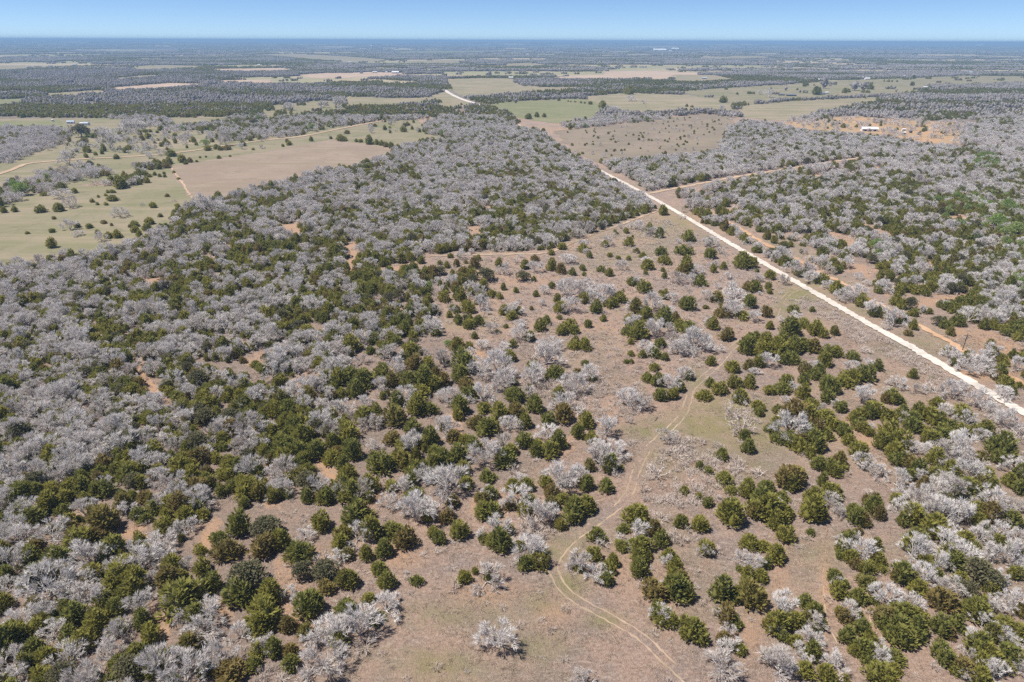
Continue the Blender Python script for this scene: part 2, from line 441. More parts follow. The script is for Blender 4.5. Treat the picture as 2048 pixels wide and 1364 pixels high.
CLEARINGS = [[(262,715),(282,720),(303,760),(335,790),(348,822),(322,826),(298,790),(275,760)],[(370,828),(430,878),(427,902),(392,872)],[(640,905),(690,955),(690,985),(655,955),(632,930)],[(520,1000),(570,988),(562,1018),(530,1014)],
    [(122,1042),(150,1018),(168,1025),(147,1050)],[(230,1062),(290,1042),(298,1072),(270,1083),(240,1078)],[(148,1107),(190,1098),(186,1122),(155,1130)],[(420,1038),(452,1038),(428,1072),(418,1118),(394,1096)],[(398,1210),(440,1198),(473,1235),(452,1248),(425,1228)],
    [(300,1205),(320,1222),(348,1240),(338,1284),(316,1278),(308,1240)],[(328,1342),(370,1318),(378,1342),(342,1358)],[(545,1120),(600,1110),(620,1160),(600,1280),(560,1210)],[(890,825),(925,828),(925,870),(905,880)],[(700,985),(750,980),(765,1000),(740,1020),(705,1010)],
    [(1108,880),(1150,868),(1148,905),(1115,912)],[(940,1000),(1060,955),(1075,975),(940,1030)],[(940,700),(985,705),(985,716),(945,716)],[(560,450),(600,445),(610,470),(570,478)],[(690,490),(720,480),(715,530),(700,560),(690,530)],[(610,470),(660,465),(650,480),(615,482)],
    [(745,540),(830,520),(840,535),(770,552)],[(960,415),(985,410),(990,430),(965,432)],[(930,455),(960,450),(965,475),(940,480)],[(290,560),(325,555),(330,578),(300,585)],[(400,515),(440,508),(430,525),(405,528)],[(480,720),(540,700),(545,720),(500,735)],[(570,770),(610,740),(620,760),(590,780)]]
CLEAR_C = [[(1724,445),(1790,470),(1780,485),(1735,470)],[(1855,515),(1872,520),(1868,550),(1850,548)],[(1830,598),(1860,590),(1950,584),(1945,602),(1860,612),(1830,625)],[(1765,565),(1790,565),(1790,590),(1770,592)],[(1900,655),(1990,660),(2048,690),(2048,720),(1960,690),(1900,675)],[(1690,345),(1760,338),(1760,350),(1690,356)],[(1600,352),(1690,338),(1700,348),(1620,362)],[(1878,430),(1932,430),(1932,442),(1878,442)],[(1740,330),(1765,335),(1750,350)],[(1900,480),(1930,490),(1915,500)],[(1660,460),(1720,480),(1700,500),(1650,480)],[(1700,520),(1760,540),(1740,555),(1690,540)]]

FIELDS = [  # material, name, label, polygon in photo pixels
    ('pasture','grassland','rough green tan grassland under the scattered trees at left',[(-300,430),(-300,240),(0,238),(200,236),(300,236),(520,232),(700,222),(830,238),(905,275),(905,283),(800,299),(660,279),(560,299),(344,333),(300,352),(130,374),(0,400)]),
    ('pasture','pasture','wide green pasture left of the woods, dotted with round bushes',[(-300,470),(0,398),(70,388),(130,372),(215,372),(300,350),(338,330),(345,350),(392,407),(350,430),(342,452),(300,476),(190,514),(140,512),(60,535),(0,546),(-300,640)]),
    ('brown_field','field','large brown mown field with a pale line along its left edge',[(344,333),(430,318),(560,299),(660,279),(720,286),(770,297),(802,302),(768,320),(700,340),(620,355),(530,380),(440,400),(400,406),(392,404),(368,368),(352,350)]),
    ('pasture','field','green tan field above the brown mown field',[(690,262),(760,252),(830,240),(875,262),(905,283),(840,288),(800,299),(730,282),(662,275)]),
    ('pasture','field','green pasture with shrubs below the farmhouse at left',[(120,279),(200,266),(273,259),(350,258),(437,262),(440,285),(360,300),(308,305),(240,312),(137,316)]),
    ('pasture','field','green strip along the pale road on the left',[(0,362),(50,336),(102,328),(240,319),(376,307),(440,299),(512,290),(560,292),(520,300),(430,315),(340,328),(270,342),(130,342),(70,360),(0,385)]),
    ('green_field','field','small green field behind the dense grey wood clump',[(-40,246),(60,241),(113,239),(140,254),(120,262),(60,262),(-40,264)]),
    ('tan_field','field','sandy tan slope by the left farm road',[(300,285),(400,270),(450,262),(480,262),(430,290),(330,302)]),
    ('pasture','field','green tan field with scattered shrubs among the far woods',[(513,231),(530,212),(650,200),(680,205),(690,222),(620,226),(540,238)]),
    ('tan_field','field','tan green meadow beside the white road bend',[(690,192),(780,197),(851,195),(893,181),(925,200),(953,208),(935,213),(895,219),(800,214),(690,216)]),
    ('tan_field','field','big tan meadow right of the white road bend',[(888,158),(960,156),(1032,157),(1036,168),(1083,174),(1158,174),(1158,180),(1090,184),(1022,189),(935,196),(919,190),(899,180)]),
    ('green_field','field','bright green field in the middle distance',[(975,213),(1000,205),(1080,201),(1158,197),(1200,203),(1215,214),(1200,232),(1117,247),(1060,240),(1020,230)]),
    ('tan_field','field','long green tan field beyond the hedge',[(1158,194),(1261,186),(1380,190),(1470,206),(1470,226),(1400,222),(1330,228),(1240,228),(1210,212)]),
    ('tan_field','field','broad pale tan field in front of the far farm sheds',[(1465,232),(1478,212),(1587,202),(1758,194),(1800,193),(1760,202),(1690,217),(1638,230),(1590,242),(1553,240),(1500,236)]),
    ('pasture','field','rolling green tan farmland around the far houses',[(1348,184),(1450,176),(1553,170),(1690,160),(1826,156),(1929,151),(2060,153),(2060,166),(1960,170),(1861,172),(1844,183),(1790,191),(1587,200),(1480,210),(1380,188)]),
    ('pink_field','field','pinkish tan field strip behind the hedges',[(1080,156),(1206,149),(1213,142),(1300,142),(1400,146),(1400,156),(1260,159),(1130,160)]),
    ('scrub_field','shrubland','pinkish shrub dotted clearing behind the main woods',[(1105,262),(1180,254),(1240,248),(1300,240),(1400,226),(1470,236),(1460,258),(1437,303),(1350,320),(1300,320),(1200,326),(1150,308)]),
    ('orange_field','farmyard','orange bare farmyard around the long white barn',[(1560,247),(1640,238),(1700,232),(1840,242),(1929,246),(1925,270),(1912,290),(1854,285),(1758,268),(1680,264),(1610,258)]),
    ('pink_field','field','long pale pink field near the horizon on the left',[(120,101),(240,98),(362,97),(360,102),(240,103.5),(137,103)]),
    ('tan_field','field','green tan patch at the far left edge',[(-40,131),(51,131),(62,139),(-40,145)]),
    ('tan_field','field','thin tan meadow in the far left woods',[(262,132),(330,130),(410,132),(403,137),(267,142)]),
    ('pink_field','field','thin pinkish field right of the far meadow',[(410,138),(564,136),(600,140),(547,144),(444,144)]),
    ('tan_field','field','tan field on a far rise left of centre',[(513,109),(581,107),(684,112),(779,119),(760,123),(650,122),(581,116)]),
    ('tan_field','field','small tan clearing in the left woods',[(212,158),(308,149),(328,154),(239,161)]),
    ('pink_field','field','bright tan field between two belts of woods',[(222,176),(300,169),(342,166),(410,168),(403,172),(308,180),(232,184)]),
    ('tan_field','field','tan meadow strip left of the bright field',[(89,187),(205,180),(219,186),(144,194),(96,195)]),
    ('green_field','field','green field at the left edge beyond the woods',[(-40,200),(51,197),(48,210),(-40,217)]),
    ('pink_field','field','narrow pink clearing in the far woods',[(427,161),(540,159),(547,165),(444,167)]),
    ('pink_field','field','pinkish field behind the far farm',[(588,150),(650,146),(700,146),(705,156),(632,157)]),
    ('pink_field','field','pale field in front of the long far barn',[(680,147),(735,144),(817,146),(790,153),(680,154)]),
    ('tan_field','field','thin tan strip below the far tree rows',[(810,122),(900,120),(960,122),(900,126),(830,126)]),
    ('tan_field','field','thin tan clearing in the far dark woods',[(998,128),(1060,125),(1104,131),(1022,135)]),
    ('green_field','field','thin green meadow far behind the hedges',[(780,103),(900,101),(1010,103),(900,107),(800,107)]),
    ('tan_field','field','thin pale meadow in the far right woods',[(1395,114),(1500,112),(1560,114),(1480,119),(1400,119)]),
    ('tan_field','field','pale clearing left of the far houses',[(1348,150),(1430,150),(1480,160),(1400,166),(1350,164)]),
    ('tan_field','field','thin tan field in the far left woods near the horizon',[(600,96),(700,94),(760,96),(680,99),(610,99)]),
]

# vegetation cover away from the hand placed trees: polygon, cover, share of leafless trees, share of new green
ZONES = [
    ([(0,262),(103,259),(140,269),(130,286),(62,307),(20,325),(-200,345),(-200,262)], .95,.88,0),
    ([(0,392),(20,368),(72,365),(82,351),(120,348),(160,338),(212,341),(219,351),(171,358),(130,368),(113,382),(68,388),(38,402),(0,418),(-200,440),(-200,400)], .5,.75,.03),
    ([(222,365),(290,348),(297,361),(246,378)], .7,.15,.05),
    ([(267,334),(342,327),(338,334),(280,344)], .55,.3,0),
    ([(430,264),(480,248),(560,240),(620,228),(700,222),(700,245),(650,258),(600,264),(560,272),(500,279),(430,283)], .7,.55,.02),
    ([(290,248),(342,255),(441,247),(461,240),(500,235),(490,250),(430,262),(350,262)], .6,.5,.03),
    ([(680,225),(871,203),(892,231),(827,238),(783,241),(731,246),(680,254)], .85,.65,.0),
    ([(830,262),(871,245),(895,220),(970,214),(1022,235),(1035,245),(1015,262),(953,276),(905,275),(870,270)], .85,.5,.05),
    ([(850,518),(1090,512),(1320,428),(1480,510),(1600,600),(1480,690),(1000,700),(890,640)], .04,.5,-1),
    ([(1870,398),(1960,392),(2080,430),(2080,500),(1950,490),(1880,440)], .85,.3,.18),
    ([(1945,315),(2000,318),(1985,348),(1940,340)], .85,.3,.5),
    ([(2010,520),(2080,530),(2080,600),(2015,580)], .85,.3,.35),
    ([(480,262),(560,250),(640,240),(660,256),(600,270),(520,282)], .30,.6,.01),
    ([(690,258),(760,248),(830,238),(850,262),(780,268)], .03,.5,0),
    ([(838,506),(950,508),(985,560),(960,640),(990,700),(870,690)], .16,.5,0),
    ([(200,225),(300,225),(345,250),(300,252),(270,240),(215,236)], .8,.7,0),
    ([(243,246),(280,240),(292,252),(250,257)], .9,.95,0),
    ([(513,231),(540,238),(500,240),(461,238)], .8,.5,.05),
    ([(1117,252),(1213,235),(1261,238),(1360,225),(1380,211),(1380,232),(1290,245),(1213,250),(1150,259)], .6,.65,.02),
    ([(1035,166),(1100,160),(1250,160),(1262,166),(1158,172),(1040,172)], .95,.85,0),
    ([(933,196),(1000,190),(1150,180),(1260,176),(1261,184),(1155,192),(1090,200),(960,206)], .9,.8,0),
    ([(1275,177),(1380,174),(1450,176),(1440,186),(1275,184)], .9,.75,0),
    ([(1570,247),(1690,218),(1854,177),(1929,173),(2060,177),(2060,194),(1861,187),(1792,204),(1690,228),(1594,252)], .85,.65,0),
    ([(1800,202),(2060,194),(2060,225),(1950,240),(1850,235),(1760,225)], .5,.8,0),
    ([(1833,231),(1946,225),(1946,238),(1833,240)], .8,.2,0),
    ([(1741,242),(1837,245),(1837,254),(1750,252)], .7,.95,0),
    ([(1956,245),(2060,218),(2060,252),(1960,250)], .9,.5,0),
    ([(1925,252),(2060,258),(2060,296),(1920,290)], .5,.9,.03),
    ([(1120,262),(1180,254),(1300,242),(1400,228),(1470,236),(1460,258),(1437,303),(1350,320),(1300,320),(1200,326),(1150,308)], .04,.4,-1),
    ([(1348,184),(1450,176),(1553,170),(1690,160),(1826,156),(1929,151),(2060,153),(2060,166),(1960,170),(1861,172),(1844,183),(1790,191),(1587,200),(1480,210),(1380,190)], .035,.6,0),
    ([(1560,247),(1700,232),(1929,246),(1912,290),(1854,285),(1758,268),(1610,258)], .05,.8,0),
    ([(120,279),(273,259),(437,262),(440,285),(308,305),(137,316)], .06,.55,.02),
    ([(513,231),(530,212),(650,200),(690,222),(540,238)], .20,.55,.01),
]
CEDAR_BLOBS = [(1800,380,90,26,.5),(1900,400,60,20,.4),(1740,430,60,30,.3),(1930,500,90,26,.4),(700,600,120,26,.5),(560,640,60,40,.3),(560,900,120,70,.5),(700,870,90,60,.4),(480,820,70,50,.4),(90,740,40,20,.4),(60,1000,60,40,.3),(210,1010,70,40,.6),(330,1010,60,40,.5),(420,960,50,40,.5),(500,1060,80,40,.6),(250,700,30,50,.5),(340,560,60,40,.4),(250,560,60,30,.4),(460,520,60,30,.4),(1000,470,150,25,.25),(700,430,80,30,.25),(40,1260,40,40,.5),(230,1200,60,30,.5),(480,1180,60,50,.5),(350,1130,40,50,.4),(110,1340,60,30,.4)]
BARE_BLOBS = [(180,720,90,40,.6),(100,830,140,60,.6),(230,860,110,50,.6),(60,910,80,50,.7),(300,970,60,30,.5),(20,640,60,60,.5),(210,580,110,35,.5),(90,600,90,40,.5),(400,640,60,30,.3),(430,740,60,40,.5),(330,700,40,30,.4),(90,1170,60,50,.6),(30,1110,50,60,.6),(100,1230,50,30,.5),(280,1130,50,50,.5),(170,1320,60,40,.4),(230,1310,40,50,.5),(50,1310,50,50,.4),(600,690,40,30,.3),(1500,300,300,40,.2),(950,330,150,40,.25),(1950,350,100,30,.3),(2000,620,60,60,.3)]

def blob(px, py, lst):
    s = np.zeros(px.shape)
    for cx, cy_, rx, ry, w in lst:
        d = ((px - cx) / rx) ** 2 + ((py - cy_) / ry) ** 2
        s = np.maximum(s, w * np.exp(-d))
    return s

def zmask(px, py, polys):
    m = np.zeros(px.shape, bool)
    for p in polys:
        m |= inpoly(px, py, p)
    return m

def far_gap(X, Y):
    rr = np.hypot(X, Y)
    return vnoise(X, Y * 1.5, 520, 81, 3) > np.where(rr < 1700, .62, .555)

def paint_at(X, Y):
    P = np.zeros((len(X), 4))
    px, py, z = project(np.stack([X, Y, np.zeros_like(X)], 1))
    rr = np.hypot(X, Y)
    vis = (z > 1) & (px > -900) & (px < 3000)
    w = vnoise(X, Y, 9.0, 4, 3)
    P[:, 0] = np.where(vis, np.clip(blob(px, py, GREEN_BLOBS) * 1.3, 0, 1), 0) + 0.18 * (vnoise(X, Y, 26, 9, 2) > 0.56)
    P[:, 1] = np.where(vis, np.clip(blob(px, py, SOIL_BLOBS) * 1.25, 0, 1), 0) + 0.16 * smooth(0.5, 0.7, vnoise(X, Y, 14, 21, 3))
    fa = inpoly(px, py, FOREST_A) | inpoly(px, py, FOREST_B) | inpoly(px, py, RIGHT_C1)
    clr = zmask(px, py, CLEARINGS) | zmask(px, py, CLEAR_C)
    P[:, 2] = np.where(vis & fa & ~clr, 0.35 + 0.5 * w, 0)
    P[:, 1] = np.where(vis & clr, np.maximum(P[:, 1], 0.75), P[:, 1])
    for poly, dns, _h in BRUSH_POLYS:
        if dns > .4:
            P[:, 2] = np.where(vis & inpoly(px, py, poly), 0.25 * w, P[:, 2])
    P[:, 0] = np.where(vis & fa, P[:, 0] * .4, P[:, 0])
    farw = np.where(far_gap(X, Y) & (py < 190), 0.0, 1.0)
    P[:, 2] = np.where(rr > 1100, farw, P[:, 2])
    P[:, 3] = smooth(1000, 1500, rr)
    return np.clip(P, 0, 1)

# ------------------------------------------------------------------ flat sheets: fields, roads
def jitter_poly(poly, step, amp, seed):
    pts = [unproject(x, y)[0][:2] for x, y in poly]
    out = []
    n = len(pts)
    r = random.Random(seed)
    for i in range(n):
        a, b = np.array(pts[i]), np.array(pts[(i + 1) % n])
        L = np.linalg.norm(b - a)
        k = max(1, min(40, int(L / step)))
        nrm = np.array([-(b - a)[1], (b - a)[0]]) / max(L, 1e-6)
        for q in range(k):
            out.append(a + (b - a) * q / k + nrm * (r.uniform(-amp, amp) if q else 0))
    return out

def field(mat, name, label, poly, i):
    cyy = sum(p[1] for p in poly) / len(poly)
    d = unproject(1024, cyy)[1]
    pts = jitter_poly(poly, d * 0.012, d * 0.005, i)
    z = 0.03 + 0.004 * i + max(0, d - 600) * 0.00008 if i else 0.015
    V = [(p[0], p[1], z) for p in pts]
    tri = tessellate_polygon([[Vector(v) for v in V]])
    tri = np.array(tri)
    v = np.array(V)
    a, b, c = v[tri[:, 0]], v[tri[:, 1]], v[tri[:, 2]]
    flip = np.cross(b - a, c - a)[:, 2] < 0
    tri[flip] = tri[flip][:, ::-1]
    struct(link(name, mesh_from(name, V, tri, [M[mat]])), label)

def resample(poly, step):
    pts = np.array([unproject(x, y)[0][:2] for x, y in poly])
    # smooth with a Catmull-Rom pass
    out = []
    n = len(pts)
    for i in range(n - 1):
        p0, p1, p2, p3 = pts[max(i - 1, 0)], pts[i], pts[i + 1], pts[min(i + 2, n - 1)]
        k = max(2, int(np.linalg.norm(p2 - p1) / step))
        for q in range(k):
            t = q / k
            out.append(0.5 * ((2 * p1) + (-p0 + p2) * t + (2 * p0 - 5 * p1 + 4 * p2 - p3) * t * t + (-p0 + 3 * p1 - 3 * p2 + p3) * t ** 3))
    out.append(pts[-1])
    return np.array(out)

def ribbon(path, half, z, jit, seed, offset=0.0):
    r = np.random.default_rng(seed)
    d = np.gradient(path, axis=0)
    d /= np.linalg.norm(d, axis=1)[:, None] + 1e-9
    nrm = np.stack([d[:, 1], -d[:, 0]], 1)
    L, Rr = r.normal(0, jit, len(path)), r.normal(0, jit, len(path))
    a = path + nrm * (offset - half + L)[:, None] if jit else path + nrm * (offset - half)
    b = path + nrm * (offset + half + Rr)[:, None] if jit else path + nrm * (offset + half)
    n = len(path)
    V = np.zeros((2 * n, 3))
    V[:n, :2], V[n:, :2], V[:, 2] = a, b, z
    i = np.arange(n - 1)
    T = np.concatenate([np.stack([i, n + i, i + 1], 1), np.stack([i + 1, n + i, n + i + 1], 1)])
    v = V
    A, B, C = v[T[:, 0]], v[T[:, 1]], v[T[:, 2]]
    fl = np.cross(B - A, C - A)[:, 2] < 0
    T[fl] = T[fl][:, ::-1]
    return V, T

def road(name, label, px, half, z, mat, step, jit, seed):
    V, T = ribbon(resample(px, step), half, z, jit, seed)
    return struct(link(name, mesh_from(name, V, T, [M[mat]])), label)

build_ground()
for i, (mat, name, label, poly) in enumerate(FIELDS):
    field(mat, name, label, poly, i)
road('hidden_road', 'pale end of the gravel road between the woods', HIDDEN_ROAD, 1.5, 0.20, 'sand', 3.0, 0.4, 1)
road('gravel_road', 'straight white gravel road running diagonally through the scrub', MAIN_ROAD, 1.85, 0.25, 'gravel', 1.0, 0.30, 2)
for i_, tp in enumerate(([(1648,1130),(1645,1160),(1649,1201),(1656,1249),(1673,1283),(1680,1330)], [(1730,1180),(1734,1201),(1738,1229),(1748,1263),(1762,1290)], [(1748,880),(1775,920),(1810,960),(1850,985)])):
    road('game_trail', 'faint narrow pale trail trodden through the dry grass', tp, 0.07, 0.016, 'rut', 1.0, 0.08, 20 + i_)
road('side_road', 'pale dirt side road leaving the gravel road to the right', SIDE_ROAD, 1.7, 0.21, 'sand', 3.0, 0.4, 3)
road('sand_track', 'tan sand track running parallel to the gravel road', PARALLEL_TRACK, 1.35, 0.21, 'bare_soil', 2.0, 0.55, 4)
road('fire_break', 'tan soil strip along the lower edge of the dense woods', FIRE_BREAK, 0.8, 0.20, 'rut', 1.5, 0.55, 5)
road('farm_road', 'pale dirt farm road across the left pastures', LEFT_ROAD, 2.6, 0.35, 'sand', 6.0, 0.4, 6)
road('field_edge_path', 'pale narrow line of sand along the brown field', FIELD_EDGE, 0.75, 0.30, 'sand', 3.0, 0.4, 7)
road('white_road', 'short white curving road in the middle distance', CENTRE_ROAD, 4.5, 0.40, 'gravel', 12.0, 0.3, 8)
p = resample(TWO_TRACK, 1.0)
for k in range(2):
    pass
V1, T1 = ribbon(p, 0.17, 0.02, 0.11, 9, -0.92)
V2, T2 = ribbon(p, 0.17, 0.02, 0.11, 10, 0.92)
def worn(T, n, seed):       # the ruts fade out here and there under the grass
    nz = vnoise(np.arange(n) * 1.0, np.zeros(n) + seed * 50.0, 9.0, seed, 2)
    q = np.minimum(T[:, 0] % n, n - 1)
    return T[nz[q] < .60]
T1, T2 = worn(T1, len(p), 3), worn(T2, len(p), 4)
struct(link('two_track_path', mesh_from('two_track_path', np.vstack([V1, V2]), np.vstack([T1, T2 + len(V1)]), [M['rut']])), 'two wheel ruts winding through the clearing')

# ------------------------------------------------------------------ tree templates
class TB:
    """collects triangles"""
    def __init__(self):
        self.v, self.t, self.m, self.k = [], [], [], 0
    def tri(self, a, b, c, m=0):
        self.v += [a, b, c]
        self.t.append((self.k, self.k + 1, self.k + 2))
        self.m.append(m)
        self.k += 3
    def prism(self, a, b, ra, rb, m=0, n=3):
        d = b - a
        L = np.linalg.norm(d)
        if L < 1e-6:
            return
        d = d / L
        ref = np.array([0, 0, 1.0]) if abs(d[2]) < .9 else np.array([1.0, 0, 0])
        u = np.cross(d, ref)
        u /= np.linalg.norm(u)
        w = np.cross(d, u)
        k = self.k
        for c, r in ((a, ra), (b, rb)):
            for i in range(n):
                t = 2 * math.pi * i / n
                self.v.append(c + (u * math.cos(t) + w * math.sin(t)) * r)
        for i in range(n):
            j = (i + 1) % n
            self.t += [(k + i, k + j, k + n + j), (k + i, k + n + j, k + n + i)]
            self.m += [m, m]
        self.k += 2 * n
    def mesh(self, name, mats, only=None):
        t, m = np.array(self.t), np.array(self.m)
        v = np.array(self.v)
        if only is not None:
            s = m == only
            t, m = t[s], np.zeros(s.sum(), int)
            used = np.unique(t)
            mp = np.full(len(v), -1)
            mp[used] = np.arange(len(used))
            v, t = v[used], mp[t]
        return mesh_from(name, v, t, mats, m)

def unit(v):
    return v / (np.linalg.norm(v) + 1e-9)

def rdir(r):
    v = r.normal(size=3)
    return unit(v)

def leaf_spray(tb, r, p, d, L, w, m):
    """a pointed spray: two long triangles bent along the middle"""
    side = unit(np.cross(d, np.array([0, 0, 1.0]) + rdir(r) * .75))
    nrm = np.cross(d, side)
    if nrm[2] < 0:
        nrm = -nrm
    tip = p + d * L
    mid = p + d * L * .45
    tb.tri(p - d * .1 * L, mid + side * w + nrm * w * .35, tip, m)
    tb.tri(p - d * .1 * L, tip, mid - side * w + nrm * w * .35, m)

def lobes_crown(tb, r, lobes, nspray, L, w, m, core=.62, droop=0.0, up=.35):
    tot = sum(l[3] * l[4] for l in lobes)
    for cx, cy_, z0, rad, h in lobes:
        # dark inner body, a low cone-like lump
        n, K = 6, 4
        k0 = tb.k
        for a in range(K + 1):
            t = a / K
            rr_ = rad * core * prof(t) * (1 if a < K else 0.05)
            for b in range(n):
                an = 2 * math.pi * b / n + a * .5
                q = rr_ * r.uniform(.8, 1.15)
                tb.v.append(np.array([cx + q * math.cos(an), cy_ + q * math.sin(an), z0 + h * (t * .92)]))
        tb.k += n * (K + 1)
        for a in range(K):
            for b in range(n):
                b2 = (b + 1) % n
                A, B, C, D = k0 + a * n + b, k0 + a * n + b2, k0 + (a + 1) * n + b2, k0 + (a + 1) * n + b
                tb.t += [(A, B, C), (A, C, D)]
                tb.m += [m, m]
        cnt = int(nspray * rad * h / tot)
        for _ in range(cnt):
            t = r.uniform(0, 1) ** 1.15
            an = r.uniform(0, 2 * math.pi)
            q = rad * prof(t) * r.uniform(.70, 1.06)
            p = np.array([cx + q * math.cos(an), cy_ + q * math.sin(an), z0 + h * t])
            ins = False
            for l2 in lobes:
                if l2[0] == cx and l2[1] == cy_:
                    continue
                t2 = (p[2] - l2[2]) / l2[4]
                if 0 < t2 < 1 and math.hypot(p[0] - l2[0], p[1] - l2[1]) < l2[3] * prof(t2) * .75:
                    ins = True
                    break
            if ins:
                continue
            d = unit(np.array([math.cos(an), math.sin(an), up + t * .9 - droop]) + r.normal(0, .33, 3))
            leaf_spray(tb, r, p, d, L * r.uniform(.7, 1.3), w * r.uniform(.7, 1.3), m)

def prof(t):
    return max(.04, min(1.0, (t + .30) / .50)) * max(0.02, 1 - (max(0, t - .2) / .82) ** 1.7) ** .75

def cedar_template(seed, nspray=640, Ls=.78, ws=.16):
    r = np.random.default_rng(seed)
    tb = TB()
    style = seed % 4        # bushy, pointed, sprawling, two-topped
    h = (4.1, 4.5, 3.5, 4.0)[style]
    nl_ = (5, 4, 7, 5)[style]
    lobes = [(0, 0, .25, (1.35, 1.25, 1.2, 1.1)[style], h - .3)]
    if style == 3:
        lobes = [(-.6, .1, .2, 1.15, h - .3), (.75, -.2, .15, 1.05, h * .82)]
    for i in range(nl_):
        an = 2 * math.pi * i / nl_ + r.uniform(-.6, .6)
        d = r.uniform(.6, 1.0) if style == 1 else r.uniform(.7, 1.5 if style == 2 else 1.2)
        lobes.append((d * math.cos(an), d * math.sin(an), r.uniform(.05, .4), r.uniform(.6, 1.05), h * r.uniform(.35, .8)))
    lobes_crown(tb, r, lobes, nspray, Ls, ws, 1, up=.75)
    tb.prism(np.array([0, 0, -.1]), np.array([.05, .02, 2.2]), .14, .05, 0, 5)
    for i in range(3):
        an = 2.1 * i
        tb.prism(np.array([0, 0, .3]), np.array([.7 * math.cos(an), .7 * math.sin(an), 1.4]), .06, .025, 0, 3)
    return tb

def bare_template(seed, nl=8, n2=6, n3=5, n4=9, thick=.9, h=5.2, spread=1.0):
    r = np.random.default_rng(seed)
    tb = TB()
    top = np.array([r.uniform(-.15, .15), r.uniform(-.15, .15), .6])
    tb.prism(np.array([0, 0, -.15]), top, .2 * thick, .17 * thick, 0, 6)
    hub0 = top - np.array([0, 0, .5])
    def outw(p, d, k):
        return unit(d + k * unit(p - hub0))
    def bend(p, d, L, ra, rb, m, segs, n=3, wob=.20):
        for s in range(segs):
            d = unit(d + r.normal(0, wob, 3) + np.array([0, 0, .06]))
            q = p + d * (L / segs)
            f0, f1 = s / segs, (s + 1) / segs
            tb.prism(p, q, ra + (rb - ra) * f0, ra + (rb - ra) * f1, m, n)
            p = q
        return p, d
    for i in range(nl):
        an = 2 * math.pi * i / nl + r.uniform(-.4, .4)
        el = r.uniform(.12, 1.15) if i else 1.4
        d = np.array([math.cos(an) * math.cos(el), math.sin(an) * math.cos(el), math.sin(el)])
        L = h * r.uniform(.34, .46) * (1.0 + .15 * math.sin(el))
        start = top - np.array([0, 0, r.uniform(0, .5)])
        p, d = bend(start, d, L * .55, .11 * thick, .07 * thick, 0, 2, 4)
        hub = [(p, d)]
        p2, d2 = bend(p, d, L * .5, .07 * thick, .045 * thick, 0, 2, 4)
        hub.append((p2, d2))
        for j in range(n2):
            p0, d0 = hub[0] if j % 3 == 0 else hub[1]
            dd = unit(outw(p0, d0, .5) + rdir(r) * .75 * spread + np.array([0, 0, .12]))
            q, dq = bend(p0, dd, h * r.uniform(.17, .25), .045 * thick, .026 * thick, 1, 2)
            for k in range(n3):
                de = unit(outw(q, dq, .7) + rdir(r) * .62)
                base = q - dq * r.uniform(0, .5)
                e, dz = bend(base, de, h * r.uniform(.11, .17), .028 * thick, .016 * thick, 1, 1, 3, .2)
                for l in range(n4):
                    dt = unit(outw(e, dz, .9) + rdir(r) * .6)
                    b0 = e - dz * r.uniform(0, .35)
                    L4 = h * r.uniform(.10, .17)
                    side = unit(np.cross(dt, rdir(r))) * .037 * thick
                    tb.tri(b0 - side, b0 + side, b0 + dt * L4, 1)
    return tb

def shrub_template(seed, ns=13, n2=4, n3=4, h=1.7):
    r = np.random.default_rng(seed)
    tb = TB()
    for i in range(ns):
        an = r.uniform(0, 2 * math.pi)
        el = r.uniform(.35, 1.3)
        d = np.array([math.cos(an) * math.cos(el), math.sin(an) * math.cos(el), math.sin(el)])
        p = np.array([math.cos(an), math.sin(an), 0]) * r.uniform(0, .3) - np.array([0, 0, .05])
        q = p + d * h * r.uniform(.5, .7)
        tb.prism(p, q, .04, .026, 0, 3)
        for j in range(n2):
            dd = unit(d + rdir(r) * .6)
            b = p + (q - p) * r.uniform(.4, 1)
            e = b + dd * h * r.uniform(.25, .42)
            side = unit(np.cross(dd, rdir(r))) * .035
            tb.tri(b - side, b + side, e, 0)
            for k in range(n3):
                d3 = unit(dd + rdir(r) * .8)
                b3 = b + (e - b) * r.uniform(.3, 1)
                side = unit(np.cross(d3, rdir(r))) * .028
                tb.tri(b3 - side, b3 + side, b3 + d3 * h * r.uniform(.14, .26), 0)
    return tb

def leafy_template(seed, n=1300, sz=.25, h=4.2, rad=2.5, dens=1.0):
    r = np.random.default_rng(seed)
    tb = TB()
    tb.prism(np.array([0, 0, -.1]), np.array([.1, 0, 1.3]), .2, .15, 0, 6)
    L = []
    for i in range(9):
        an = 2.4 * i
        d = rad * .62 * math.sqrt((i + .3) / 9)
        c = np.array([d * math.cos(an), d * math.sin(an), h * (.70 - .62 * (d / rad) ** 1.3) + r.uniform(-.25, .25)])
        tb.prism(np.array([.08, 0, 1.1]), c, .08, .03, 0, 3)
        L.append((c, rad * r.uniform(.40, .52)))
    for c, q in L:
        for _ in range(int(n / 9)):
            v = rdir(r)
            if v[2] < -.3 and r.uniform() < .6:
                v[2] *= -1
            p = c + v * q * r.uniform(.65, 1.05) * np.array([1, 1, .85])
            d = unit(v + rdir(r) * .8)
            leaf_spray(tb, r, p, d, sz * r.uniform(1, 2), sz * r.uniform(.5, .8), 1)
    return tb

